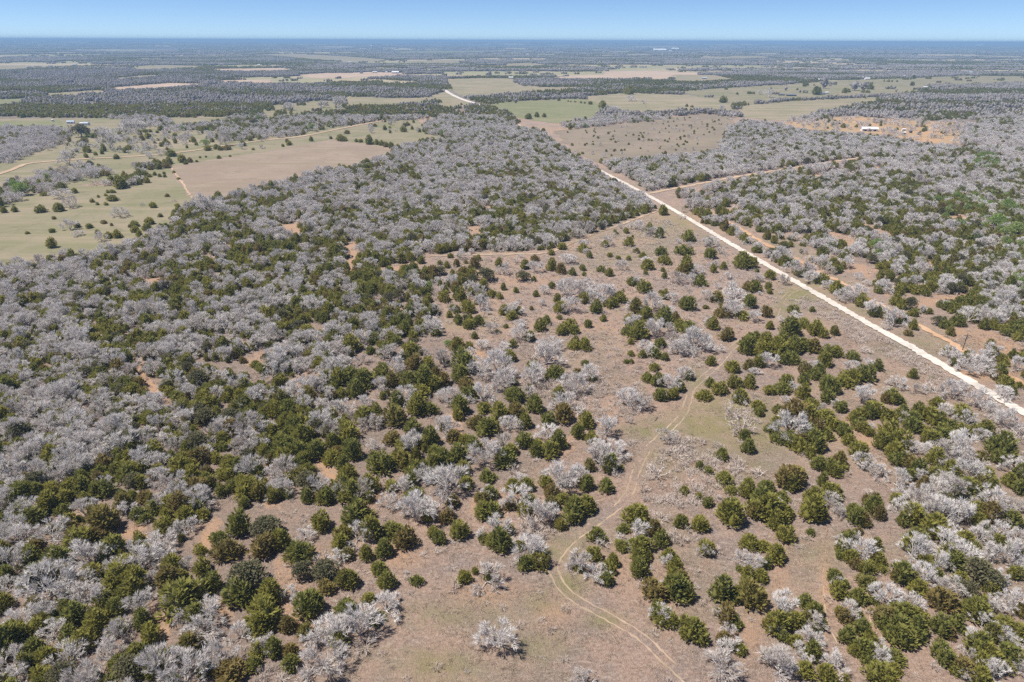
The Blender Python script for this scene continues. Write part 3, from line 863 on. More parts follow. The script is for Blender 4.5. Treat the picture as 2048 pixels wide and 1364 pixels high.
def low_bare(tb, r, c, w, h, n=46):
    k0, N = tb.k, 6
    for a in range(4):
        for b in range(N):
            an = 2 * math.pi * b / N + a * .5
            q = w * (.20, .32, .25, .05)[a] * r.uniform(.7, 1.2)
            tb.v.append(c + np.array([q * math.cos(an), q * math.sin(an), h * ((.16, .45, .74, .88)[a] + r.uniform(-.06, .06))]))
    tb.k += 4 * N
    for a in range(3):
        for b in range(N):
            b2 = (b + 1) % N
            tb.t += [(k0 + a * N + b, k0 + a * N + b2, k0 + (a + 1) * N + b2), (k0 + a * N + b, k0 + (a + 1) * N + b2, k0 + (a + 1) * N + b)]
            tb.m += [3, 3]
    for _ in range(n):
        v = rdir(r)
        v[2] = abs(v[2])
        a = c + np.array([0, 0, h * .35]) + v * np.array([w * .22, w * .22, h * .3])
        b = c + np.array([0, 0, h * .35]) + v * np.array([w * .5, w * .5, h * .6]) * r.uniform(.75, 1.1)
        side = unit(np.cross(v, rdir(r))) * w * .045
        tb.tri(a - side, a + side, b, r.choice([1, 3, 3]))
    for _ in range(5):
        v = rdir(r)
        tb.prism(c, c + np.array([v[0] * w * .25, v[1] * w * .25, h * .55]), .09, .05, 0, 3)

def low_cedar(tb, r, c, w, h, n=44, m=2):
    for _ in range(n):
        t = r.uniform(0, 1)
        an = r.uniform(0, 2 * math.pi)
        q = w * .42 * prof(t)
        p = c + np.array([q * math.cos(an), q * math.sin(an), h * t * .9])
        d = unit(np.array([math.cos(an), math.sin(an), .3 + t]) + r.normal(0, .3, 3))
        side = unit(np.cross(d, rdir(r))) * w * .13
        tb.tri(p - side - d * w * .1, p + side - d * w * .1, p + d * w * .2, m)
    n_ = 5
    k0 = tb.k
    for a in range(3):
        for b in range(n_):
            an = 2 * math.pi * b / n_ + a
            q = w * .34 * (1, .8, .08)[a]
            tb.v.append(c + np.array([q * math.cos(an), q * math.sin(an), h * (0.02, .4, .88)[a]]))
    tb.k += 15
    for a in range(2):
        for b in range(n_):
            b2 = (b + 1) % n_
            tb.t += [(k0 + a * n_ + b, k0 + a * n_ + b2, k0 + (a + 1) * n_ + b2), (k0 + a * n_ + b, k0 + (a + 1) * n_ + b2, k0 + (a + 1) * n_ + b)]
            tb.m += [m, m]

TPL = bpy.data.collections.new('tree_templates')     # never linked into the scene; only the woods' source shapes
def tpl_collection(name, meshes):
    c = bpy.data.collections.new(name)
    for i, me in enumerate(meshes):
        o = bpy.data.objects.new('%s_%02d' % (name, i), me)
        c.objects.link(o)
    return c

CEDAR_T = [cedar_template(100 + i) for i in range(12)]
BARE_T = [bare_template(200 + i, nl=int(7 + i % 3), spread=.8 + .12 * (i % 4)) for i in range(7)]
SHRUB_T = [shrub_template(300 + i) for i in range(5)]
LIVE_T = [leafy_template(400 + i) for i in range(3)]
SPRING_T = []
for i in range(3):
    t_ = leafy_template(430 + i, 800, .24, 4.6, 2.3)
    SPRING_T.append(t_)

def low_tree(fn, seed, *a):
    tb = TB()
    r = np.random.default_rng(seed)
    fn(tb, r, np.zeros(3), *a)
    return tb
LOW_BARE = [low_tree(low_bare, 500 + i, 5.2, 5.0, 110) for i in range(4)]
LOW_CEDAR = [low_tree(low_cedar, 520 + i, 4.2, 4.4, 110, 1) for i in range(4)]

def clump(seed, pb, n=11, half=8.5):
    r = np.random.default_rng(seed)
    tb = TB()
    for i in range(n):
        c = np.array([r.uniform(-half, half), r.uniform(-half, half), 0])
        if r.uniform() < pb:
            w = r.uniform(5, 8)
            low_bare(tb, r, c, w, w * r.uniform(.75, 1.05), 75)
        else:
            w = r.uniform(3.6, 5.5)
            low_cedar(tb, r, c, w, w * r.uniform(1.0, 1.4))
    return tb
CLUMP_T = [clump(600 + i, pb) for i, pb in enumerate((.95, .95, .8, .8, .6, .6, .3, .3, .05, .05))]

cb, cd, ob, tw = M['cedar_bark'], M['cedar'], M['oak_bark'], M['twig']
cedar_col = tpl_collection('cedar_source', [t.mesh('cedar', [cb, cd]) for t in CEDAR_T] + [t.mesh('cedar_low', [cb, cd]) for t in LOW_CEDAR])
bare_col = tpl_collection('oak_source', [t.mesh('oak', [ob, tw]) for t in BARE_T] + [t.mesh('oak_low', [ob, tw, tw, M['shaded_crown']]) for t in LOW_BARE])
shrub_col = tpl_collection('brush_source', [t.mesh('brush', [M['brush']]) for t in SHRUB_T])
clump_col = tpl_collection('wood_source', [t.mesh('wood', [ob, M['shaded_crown'], cd, M['shaded_crown']]) for t in CLUMP_T])
PARTS = {
    'c': [(t.mesh('cedar_trunk', [cb], 0), t.mesh('cedar_crown', [cd], 1)) for t in CEDAR_T],
    'b': [(t.mesh('oak_trunk', [ob], 0), t.mesh('oak_crown', [tw], 1)) for t in BARE_T],
    'o': [(t.mesh('live_oak_trunk', [ob], 0), t.mesh('live_oak_crown', [M['live_oak']], 1)) for t in LIVE_T],
    'g': [(t.mesh('green_tree_trunk', [ob], 0), t.mesh('green_tree_crown', [M['spring']], 1)) for t in SPRING_T],
    's': [(t.mesh('brush_stems', [M['brush']]),) for t in SHRUB_T],
}
NOM = {'c': (3.9, 4.4), 'b': (5.4, 5.0), 'o': (5.0, 4.2), 'g': (4.8, 4.6), 's': (2.5, 1.5)}   # nominal crown width, height
RATIO = {'c': .81, 'b': .9, 'o': .82, 'g': .95, 's': .58}

# ------------------------------------------------------------------ hand placed plants: kind, crown centre and crown width in enlarged photo pixels
HAND = {
(680,1010): """c60,440,110 c90,50,160 c180,150,150 b100,170,130 c20,160,100 b450,40,180 c300,130,130 c520,60,100 c380,200,130 c260,260,110 c150,290,90 c40,280,90 b10,300,60 c230,370,100 c275,440,115 c450,440,75 s400,430,60 b385,395,30 c545,155,80 c580,195,85 c695,150,115 c625,60,100 b640,40,60 c860,25,140
b925,150,150 c845,185,75 c985,135,70 c930,215,140 c880,205,80 c960,180,70 b1120,270,170 c1055,240,60 c1085,335,105 c1165,335,105 c1195,300,60 c725,420,85 b860,405,165 c868,420,60 c790,385,45 s670,480,75 s690,440,50 b935,760,195 b1425,1010,125 b265,580,150 c165,540,80 c195,650,110 c45,610,110 b110,700,210 c10,790,70 b30,690,90 s150,810,130 s200,780,80
b1170,60,150 c1370,40,140 c1290,110,80 b1240,60,120 s1100,110,140 s1150,145,110 c1460,15,80 s1060,150,80 s1200,175,80 c1505,175,95 b1503,190,75 s1540,225,70 c1740,60,150 b1725,150,140 c1660,130,70 c1650,230,90 c1835,130,110 c1880,205,100 b1870,200,60 c1760,240,130 c1750,310,100 c1750,375,115 b1700,240,60 c1800,300,70 b1420,320,140 c1485,290,90 b1510,390,110 c1570,370,90 c1560,435,85 c1595,330,80 c1400,360,70 b1380,350,80 s1360,395,50 c1925,300,100 b1925,330,85 c1955,365,95 c1840,490,150 c1940,480,110 c2005,500,140 b1890,490,70 c1995,430,110 b1910,450,50 s1770,460,80 c1890,640,145 b1880,640,115 c1945,690,80 c2025,740,85 b1965,690,65 c1850,600,80 c1995,95,90 s1880,70,100 s1960,170,100 s2000,200,80 s2030,130,70 s490,290,50 s560,270,50 s150,390,40 s20,560,80""",
(1348,1010): """c40,95,80 c150,110,105 c340,60,150 s270,40,80 c490,30,120 c600,80,110 c660,40,90 c655,175,105 c590,110,80 c800,155,50 s790,190,50 c820,35,150 b975,40,70 c1075,65,120 c1200,55,80 c1170,10,110 c1110,95,80 c1050,30,90
c190,250,105 b185,275,80 s255,258,65 s150,290,50 c445,210,110 c520,230,80 c600,285,120 b390,310,80 b460,350,100 c545,340,70 c430,400,90 c510,410,90 c385,370,50 s480,270,50 c15,330,60 c20,490,150 c75,530,90 c10,410,80 c285,500,155 c455,530,170 c330,545,90 c420,460,90 c370,510,90 c115,730,160 s20,690,60 c160,790,60 c60,700,70 c310,640,130 b275,640,80 c360,690,80 b340,730,90 c285,780,90 c385,835,90 b320,830,110 b285,930,185
b660,600,150 c770,560,90 c820,620,100 c600,690,150 c700,680,120 b815,680,115 b610,730,80 c640,765,80 c870,700,60 c555,690,80 c770,660,80 b800,780,110 c715,800,80 c805,860,110 b720,850,80 c840,720,60 b620,930,200 c770,960,110 b780,920,70 c540,880,60 b680,970,110 b570,900,100 b945,920,120 c890,990,120 s960,1010,120 c1000,1020,60 b1100,260,155 c1030,180,90 c1180,230,85 c1200,320,90 c1040,310,90 c990,250,90 c1130,370,100 c1080,150,60 b985,195,60 c970,290,60 c1070,350,80 c1215,370,60 b1080,200,80
c940,420,90 b965,430,80 c965,500,110 c1000,460,60 c1135,445,110 c1080,530,110 s1160,395,70 c1060,560,70 b1020,610,110 c1080,640,80 c970,620,60 c1000,650,95 c1015,770,110 c1100,720,115 c1110,830,130 b1200,880,110 b1205,790,60 c1140,890,90 c1275,880,120 c1200,975,150 c1290,960,90 c1250,1020,120 c1060,850,80 c1300,910,80 c1150,780,90
c1250,640,150 c1350,630,150 c1430,650,120 c1320,710,160 c1420,720,120 c1220,690,90 c1330,770,150 c1430,770,90 c1280,760,110 c1380,760,110 b1400,560,110 b1250,530,150 c1170,560,60 c1560,710,120 c1645,690,110 c1610,750,80 c1580,870,140 b1590,870,70 s1540,930,60 c1610,910,90 c1560,820,80 c1340,400,140 b1290,350,70 c1390,425,90 c1300,420,70 c1430,480,110 c1570,550,160 c1640,560,60
c1400,50,150 c1340,90,80 b1370,20,120 b1560,40,170 b1680,60,160 c1530,130,160 c1420,180,130 b1400,260,150 c1380,230,100 b1470,250,90 b1580,220,170 b1550,340,110 c1640,340,140 b1700,280,150 c1700,200,110 b1780,180,120 b1890,150,120 c1860,50,140 c1980,80,120 b2020,180,90 b1950,280,160 b2020,330,100 o1780,390,170 o1850,430,150 b1470,420,130 b1560,470,110 c1540,410,90 b1650,470,120 c1680,430,100 o1720,500,110 c1850,480,100 b1900,430,100 c2000,250,100 c2000,400,90 c1610,280,110 c1480,330,90 b1620,140,90 c1900,220,90 c1780,80,90 c1820,130,90 c1930,30,100 b1830,250,110 c1760,260,90
c1770,610,160 b1870,590,120 b1810,690,110 s1760,650,80 c1930,700,150 c2010,740,120 b1980,560,150 c2030,620,80 c1865,750,110 c1820,570,90 c1980,800,90 c1780,820,150 b1750,790,120 c1850,880,140 b1880,870,80 c1960,880,140 b1930,760,120 c1820,930,120 b1730,860,90 c1940,940,100 b1880,980,130 c1700,940,140 b1720,990,80 c1800,1010,120 b1990,800,90 b2030,950,80 b1960,920,70 c1660,970,80 b1650,930,60 s1530,950,60 s710,240,40 s740,240,40 s900,80,50 s340,20,80""",
(1348,680): """b50,40,110 b190,20,120 c250,80,90 c215,125,70 c125,125,40 s165,100,50 b70,200,80 c30,270,80 c130,180,80 c90,215,60 c5,320,50 c235,220,90 c270,280,110 c210,250,70 c170,315,100 c215,350,70 c345,155,100 c355,245,100 c310,220,60 c385,325,120 b375,345,70 c490,380,90 c490,330,70 c500,420,60 s350,415,120 s400,500,140 s440,440,70 s330,440,80 s390,540,90 c415,560,80 c435,625,90
c430,30,140 c400,80,100 c520,60,130 b465,60,50 c600,60,140 c700,40,120 c780,20,110 c690,100,110 b555,130,90 b635,75,60 c600,160,120 c480,200,130 c440,250,90 c520,250,110 c440,150,80 b470,185,60 c560,290,80 c380,110,80 c500,120,100 c650,110,90 c820,40,90
c690,215,110 c640,270,110 b700,265,70 c760,230,80 c700,330,140 c620,350,100 b650,350,50 c760,310,100 c640,410,130 c800,370,100 c750,380,90 c660,240,90 c610,400,80 c790,130,120 c850,180,90 b815,160,70 c880,120,100 c820,200,90 c770,170,90
c910,60,110 c1000,50,110 c960,170,110 b1060,160,110 c1040,210,120 c1000,230,110 c1120,200,120 b1140,145,70 c1190,150,80 s1100,50,80 c1230,225,70 c1180,230,80 c950,60,90 c1050,90,90 c1010,150,80 c930,190,80 c1290,180,90 c1350,200,120 c1410,230,90 b1310,250,80 c1350,270,110 c1280,330,110 b1260,310,60 b1420,290,60 c1400,200,70 c1240,340,80 c1320,340,70
c900,260,120 b910,250,60 c950,330,140 c1010,310,110 c1020,370,110 b955,370,60 c900,330,100 c940,280,100 c980,390,90 b1125,335,120 c1170,400,130 c1230,430,90 c1090,430,80 c1140,430,80 c700,430,160 c780,420,120 b860,405,60 c880,440,120 c920,480,110 b675,510,170 c580,510,80 c610,560,100 c680,580,100 c730,620,100 c820,590,140 c790,540,110 c890,550,90 b865,490,60 c800,665,70 c760,470,100 c840,520,100 c600,470,70 c740,590,100 c850,640,60
c1000,530,100 c1020,580,80 c1080,480,90 c1110,510,90 c1150,540,60 b1150,500,50 c970,500,80 c1050,450,70 c850,720,100 c920,740,110 c970,700,100 c940,770,80 c990,740,60 c680,800,160 c720,770,100 c640,810,90 c690,850,90 c730,820,80 c430,880,110 c540,850,90 c630,910,90 c510,940,150 c560,980,170 b600,960,70 c640,1000,110 c480,1000,100 c330,1000,140 c870,825,80 c920,880,120 b910,930,90 c820,920,110 c810,970,130 s800,850,60 c850,1010,110 s740,940,50 c950,920,70
c1080,650,110 b1110,700,90 b1180,750,110 s1080,690,60 c1120,720,70 s1230,760,70 s1020,780,50 s500,780,80 s1220,830,60 s470,760,60 c1170,960,110 s1150,900,90 c1310,930,90 b1330,890,70 b970,990,70 c1070,1000,100 c1130,930,60 c1200,990,70
c1270,530,130 c1330,590,130 c1210,600,100 c1290,650,110 c1330,700,100 b1390,620,90 c1380,720,110 c1430,760,110 b1440,800,80 b1310,820,110 c1460,850,90 b1350,680,60 c1280,590,90 c1240,560,90 c1380,790,80 c1450,400,140 c1400,460,120 c1500,430,140 b1350,450,80 c1390,500,100 c1340,420,90 b1590,400,90 c1560,470,90 c1540,360,90 c1690,420,130 b1730,470,80 c1820,510,100 b1800,555,80 c1760,530,80 c1600,510,110 c1560,560,140 c1500,570,100 c1840,580,50 c1690,520,100 c1470,520,80 c1640,550,90 c1430,420,90 c1300,440,80
b1600,640,150 b1700,610,150 b1730,680,150 b1660,690,110 c1530,690,120 b1720,770,130 b1580,740,80 c1620,750,120 b1530,860,130 b1640,880,150 c1590,930,100 c1720,880,160 c1830,800,120 c1790,680,70 c1860,860,80 b1480,640,80 b1440,890,110 c1540,780,90 c1780,760,90 c1780,860,110 b1580,800,90 c1690,830,90
c1920,630,150 c1970,670,110 c1900,690,90 b1990,740,110 c2030,780,90 c1960,820,90 c2030,860,110 b2020,700,60 c1950,600,80 b1590,280,130 s1500,270,80 b1680,270,70 s1640,320,80 c1510,220,30 b1780,350,110 b1720,460,90 b1960,470,130 b1860,410,90 s1900,560,100 s2000,560,120 b1630,80,90 c1600,50,60 b1740,150,110 b1790,140,130 c1895,210,70 c1960,120,80 b2010,150,90 b1830,60,130 c1870,90,80 c2020,265,50 b1930,310,100 c1980,60,90
c280,670,80 s370,730,90 c205,760,60 c150,735,60 c300,800,100 c330,870,70 c145,910,50 c60,880,60 c200,950,70 s340,770,80 b1350,990,100 b1450,950,120 b1560,1000,150 b1850,950,150 b1900,1000,130 b1990,960,80 c1780,990,120 c1650,1000,90""",
(680,680): """c60,20,120 c180,60,60 c265,60,100 c405,55,90 c370,90,60 g630,15,50 b760,70,70 c440,140,120 c510,140,90 b325,150,100 b240,260,90 b130,370,100 b390,330,100 b170,480,110 b630,330,110 b200,610,80 b620,510,110 b820,170,120 b920,150,140 b960,240,130 b1130,210,140 b830,320,110 b850,670,160 b630,840,230 b390,850,130 b490,790,110 b430,970,130 b520,990,90 b280,950,90 b1000,490,100 b970,580,110 b1220,540,120 b1040,930,150 s1030,760,110 b1290,800,170 b1390,800,110 b1560,520,130 b1540,690,150 b1480,630,110 b1600,640,130 b1700,350,130 b1790,370,90 b1380,260,140 b1330,350,150
c720,130,150 c700,200,120 c600,230,100 c740,260,110 c1020,320,110 c1120,160,70 c990,90,90 c490,230,140 c400,240,100 c540,250,120 c60,210,130 c140,230,130 c90,290,110 c250,200,110 c450,390,130 c470,300,110 c520,400,100 c330,350,100 c320,450,130 c420,500,110 c140,440,130 c50,540,130 c210,430,90 c300,570,100 c370,610,110 c450,600,90 c530,570,120 c700,390,120 c660,560,90 c840,390,90 c930,430,120 c1030,420,110 c1140,380,110 c1080,480,90 c860,500,140 c800,480,100 c1220,470,90 c1310,440,110 c1440,470,110 c1390,540,90 c1470,570,80 c1280,590,110 c1220,640,120 c1150,650,90 c1080,590,100 c780,610,110 c960,690,150 c1000,640,90 c860,790,100 c740,830,90 c660,940,90 c690,680,130 c720,750,110 c600,690,130 c540,730,120 c440,760,120 c350,690,130 c230,720,150 c80,650,120 c50,780,110 c160,840,130 c60,900,130 c300,850,90 c440,890,110 c110,1000,150 c830,920,90 c880,890,90 b870,890,80 c850,990,110 c910,980,60 c1090,840,100 c1010,850,90 b1040,820,80 c1110,940,90 c990,960,80 c1200,830,80 c1240,870,90 c1440,840,100 c1560,850,95 c1460,740,70 c1580,730,110 c1620,730,70 c1370,980,130 c1440,960,120 c1240,950,100 c1300,920,80 c1080,990,90
b1210,90,150 c1250,190,100 s1180,70,110 s1120,80,100 c1390,185,60 b1460,190,110 c1480,220,50 c1435,140,50 c1800,215,70 c1840,155,60 c1675,125,35 c1705,80,40 c1705,125,30 c1770,80,60 c1840,70,80 b1810,60,80 c1900,100,50 b1990,40,110 c1870,20,70 c1370,20,80 c1430,30,80 c1860,240,80 b1930,250,110 c1880,320,90 c1950,320,70 c1990,270,60 b1915,555,105 s2000,600,110 s1980,650,110 s1850,770,120 c1010,20,60 b960,40,80""",
(680,300): """c680,648,25 c735,655,28 c585,660,35 c1235,600,40 c1300,560,60 c1425,568,70 b1425,560,55 b1558,535,70 c1550,550,45 b1740,435,75 c1620,490,25 c1675,475,35 c1460,618,40 c1580,615,35 c1628,628,35 c1688,632,35 c1735,590,35 c1775,613,45 c1690,540,60 c1810,470,60 b1830,480,70 c1870,490,60 o855,725,115 o1070,735,88 b960,700,70 b1145,690,80 c1240,680,70 c1295,700,65 c1360,718,45 c1140,633,50 c930,665,50 c1080,675,60 s1035,650,60 b1330,640,80 c1420,690,40 c1525,695,50 c1575,720,50 b1650,680,60 c1800,670,80 b1790,650,60 c1905,640,80 c1880,590,70 c1890,355,70 s2000,390,50
c725,800,40 c805,818,50 b640,760,40 c885,838,60 c935,855,45 c820,866,55 c955,805,40 c1028,820,40 c1240,790,55 b1190,820,60 c1145,842,40 c670,815,45 c735,893,55 c660,925,50 c640,965,40 b1340,820,120 b1440,800,130 b1540,830,140 b1470,860,110 c1290,920,90 c1430,870,70 c1500,920,90 b1350,910,110 c1640,860,90 c1590,890,80 c1270,870,50 b1590,850,80 c1120,925,30 b1010,930,105 c960,940,70 c1040,940,60 c1000,965,70 c1540,985,45 s1560,950,40 c1450,1020,50 c1300,1050,80 c1170,1030,80 c1370,1050,70 b1060,1070,110 c1210,1000,60 c1340,1010,80 c1110,1090,70 c970,1030,30 s900,990,50 c760,995,55 c680,990,40 s635,1005,40 c1380,1120,60 c1430,1135,50 b1230,1130,110 g920,1060,25 g630,1130,40 c560,1065,65 c420,1060,70 c260,1060,85 g510,790,60
b1800,890,150 c1730,920,90 c1790,960,90 c1900,980,120 b1920,940,80 c1700,1000,80 b1720,1020,90 c1740,1060,120 b1850,1060,110 c1690,1050,80 c1990,1020,80 c1900,850,60 b1950,860,80 c1780,800,90 c1710,770,60 b1740,770,60 c1890,700,30 c1900,740,40 c2010,700,90 b1970,745,90 c2010,900,60 b2000,1110,110 b1800,1140,80 c1880,1130,60 c1700,1120,40""",
(1348,300): """c85,500,90 b220,540,80 c200,530,60 c60,580,90 c210,605,80 b270,590,60 c70,690,100 b130,700,70 c150,760,90 b100,760,70 c230,700,50 b320,740,60 c400,650,110 c450,660,80 c290,680,50 b330,820,90 c560,730,70 b490,750,60 c470,800,80 c430,800,70 c550,800,50 b360,850,100 c250,860,80 b190,850,80 c440,890,90 b350,930,110 c280,940,100 c400,960,80 c540,950,70 b480,980,80 c85,905,90 c185,915,35 c10,980,60 c80,1030,110 c230,1020,80 c310,1080,90 b120,1120,150 b40,1140,80 c560,1030,50 b690,970,100 c700,930,70 c680,1040,120 c760,1010,80 c830,1040,110 c870,1070,70 c440,1130,100 c540,1120,90 c640,1110,90 c760,1130,110 c810,935,35 b640,760,60 c480,1090,70 c940,1060,60
c165,360,70 c355,360,50 c420,355,40 c335,480,50 c400,510,40 b100,330,80 c545,500,60 c500,460,50 c480,400,70 c560,380,80 b700,690,80 c690,660,60 c600,590,70 c640,600,50 b800,740,90 c860,750,80 b900,790,60 c950,810,80 c990,830,60 b1050,860,100 c1100,880,90 b1080,830,90 b1170,930,100 c1180,950,70 b1290,990,120 c1250,960,80 c1400,950,60
g1150,560,55 g1190,555,75 g1200,605,50 g1265,580,45 g1760,275,50 g1820,265,40 g1940,275,45 g1950,330,80 g1890,420,110 g2000,460,110 g1950,480,90 g2030,560,80""",
(0,1010): """c1400,120,150 o1550,130,170 c1540,240,150 c1740,270,150 c1640,210,120 b1780,170,90 c1880,100,120 c1990,220,110 b1990,290,90 s1890,320,110 o1770,390,120 o1900,390,140 c1910,470,110 c2010,440,110 o1450,420,220 c1400,520,180 c1580,520,150 c1540,620,220 c1510,700,150 c1680,700,110 b1550,810,120 b1400,740,130 c1600,840,120 c1500,850,100 b1280,880,170 c1340,970,180 c1210,960,110 c1480,930,110 s1540,970,80 b1690,520,80 c1800,590,170 b1760,560,90 c1840,540,90 c2010,600,120 b1950,730,200 b1850,760,150 b1900,900,200 c1700,850,100 c1700,920,120 b1690,940,60 c1980,790,110 c1780,740,90 s1800,980,120 s1650,1010,80 s1990,950,60
c1060,510,240 c690,430,170 c540,400,150 c620,560,120 b280,460,230 c200,590,110 c1000,350,130 c1180,360,110 b1100,340,90 b900,440,110 b960,310,120 b830,560,150 b1000,590,100 c430,640,150 c560,680,150 b590,540,120 b300,740,130 c400,770,120 b620,870,170 b400,870,190 c700,920,140 c830,680,120 b1060,660,120 c1140,640,140 c880,760,130 c80,740,160 b120,660,140 c200,840,140 b60,930,150 c240,990,130 c470,200,170 c600,100,180 c560,180,130 c180,60,140 b110,180,170 b310,170,150 c170,300,130 c320,310,180 b60,320,140 b30,480,130 c660,240,160 b930,210,150 b740,40,110 c810,50,90 c960,130,110 c1080,60,130 b1120,110,90 c1280,180,90 c1330,260,150""",
(0,300): """c978,265,28 c895,322,48 c1038,322,32 c1020,370,38 c938,382,32 c995,400,20 c606,420,35 c652,438,22 c520,445,40 c788,432,50 c757,447,20 c788,466,48 c875,415,60 c860,452,62 c813,494,42 c945,452,36 b895,490,70 c160,484,25 c303,552,65 c302,470,40 b405,440,70 c450,440,40 c315,398,25 b450,485,50 b590,510,60 c570,480,35 c635,500,50 c685,495,60 c620,315,28 c570,315,22 c540,298,28 c655,280,58 b832,318,18 b700,365,70 c575,272,20 c617,262,22 c630,245,22 c658,240,35 c235,347,60 c340,335,75 b405,310,70 c85,350,40 c20,355,40 b360,250,80 c355,215,60 c435,240,40 c255,255,40 g120,225,100 g85,215,60 c700,200,80 c810,190,40 c860,180,40 c870,150,30 c905,140,28 c935,150,25 c960,135,22 c963,152,25 c1045,165,25 c1018,130,20 c970,90,50 c1135,300,30 b1230,330,110 b1310,360,80 b610,190,50 s560,190,60 s640,190,60 s1010,297,18 s1030,296,26""",
(0,40): """o470,650,95 c545,680,35 c490,690,35 o495,712,50 b640,715,110 b690,650,60 b790,610,100 b590,640,60 b740,620,70 c358,630,25 b415,628,40 c845,650,25 c880,650,22 c865,680,45 c920,655,22 c990,655,16 c790,690,25 c758,712,35 c755,745,38 c735,765,38 b855,735,45 c905,715,16 c920,700,20 c1075,630,20 c1185,640,22 c1110,710,14 c400,730,20 b420,765,40 c680,800,42 b540,810,20 b870,790,50 b940,775,45 c1000,780,60 b830,770,30 g1200,715,60 c1240,705,30 c1215,750,45 c1265,745,35 c1285,752,35 c1325,745,48 b1320,710,70 c1420,725,40 b1415,740,40 o1480,600,60 b400,810,100 c1065,815,60 c1110,820,40 c1085,835,30 c1150,825,20 c1170,803,16 c1205,800,14 c1280,803,25 c1345,795,16 c1655,735,20 c1690,722,35 c1680,710,25 c1820,700,30 b1535,740,30 g1825,630,45 c1480,755,20 c1935,690,20 c1990,693,50 c2030,655,30 c1590,510,35 b1690,505,60 c1850,455,40 b1890,495,45 b1990,480,60 b1660,470,30 b1760,460,40 b1980,520,40 c1550,500,25 c1700,540,20 c1530,535,20""",
(680,40): """c370,640,40 c395,605,35 b600,570,60 c385,722,22 c650,720,22 c20,695,40 c95,705,25 c120,705,30 c170,708,55 c215,720,30 c245,722,35 c270,730,35 c300,738,38 c330,745,40 c410,757,40 c40,655,30 c1105,563,45 c1152,557,32 c1195,560,25 c1280,465,22 c1335,475,10 c1350,477,10 c1375,478,12 c1410,482,14 c1432,484,14 c1465,484,28 c1535,497,50 b1595,528,60 c1690,415,55 c710,492,15 c1020,432,18 c1028,482,12 c1520,538,20 b1705,460,40 b1780,480,30 c1800,540,30""",
(1348,40): """c290,468,45 c370,430,18 b505,425,30 b560,430,60 c305,400,20 c765,380,25 c780,378,18 c722,405,14 c835,418,55 o935,418,45 c1000,415,35 c1020,412,30 c945,372,16 b880,378,60 c1395,375,25 b1290,395,18 c1305,358,12 c1405,335,25 c568,400,12 b1060,385,70 b1110,390,60 c1150,392,40 b655,400,30 c820,380,10 b600,455,14 c960,440,10 c1120,455,12 c1225,462,12 b1300,415,20 b1440,470,30 c75,500,20 c105,505,18 b285,520,35 b340,555,40 c940,600,35 b1080,600,30 b1110,605,25 c990,620,30 b1520,630,60 b1640,650,70 g1290,340,20""",
}

plants = []        # kind, x, y, width, height, px width, hand flag
def add_hand():
    for (ox, oy), txt in HAND.items():
        for tok in txt.split():
            k = tok[0]
            zx, zy, zw = (float(v) for v in tok[1:].split(','))
            if (ox, oy) == (1348, 680) and k == 'c' and zy < 420 and random.random() < .3:
                continue
            if k == 'c' and (ox, oy) == (1348, 680) and zy < 420:
                zw *= .9
            px, py, pw = ox + zx / 2.9257, oy + zy / 2.9257, zw / 2.9257
            z = 0.0
            for _ in range(3):
                _, dep = unproject(px, py, z)
                w = pw / F * dep
                h = w * (.70 if k == 'c' and oy < 310 and ox == 0 else RATIO[k])
                z = .42 * h
            q, dep = unproject(px, py, z)
            rr_ = random.uniform(.85, 1.3)
            plants.append((k, q[0], q[1], w * (1.02 if k == 'c' else 1.10), h * rr_, pw, 1))
add_hand()
HX = np.array([p[1] for p in plants]); HY = np.array([p[2] for p in plants]); HW = np.array([p[3] for p in plants])

def road_dist(X, Y, px, step=4.0):
    path = resample(px, step)
    d = np.full(X.shape, 1e9)
    for a in path:
        d = np.minimum(d, (X - a[0]) ** 2 + (Y - a[1]) ** 2)
    return np.sqrt(d)

def hand_region(px, py):
    return ((py > 690) & (px > 690)) | ((py > 1015) & (px > 430))

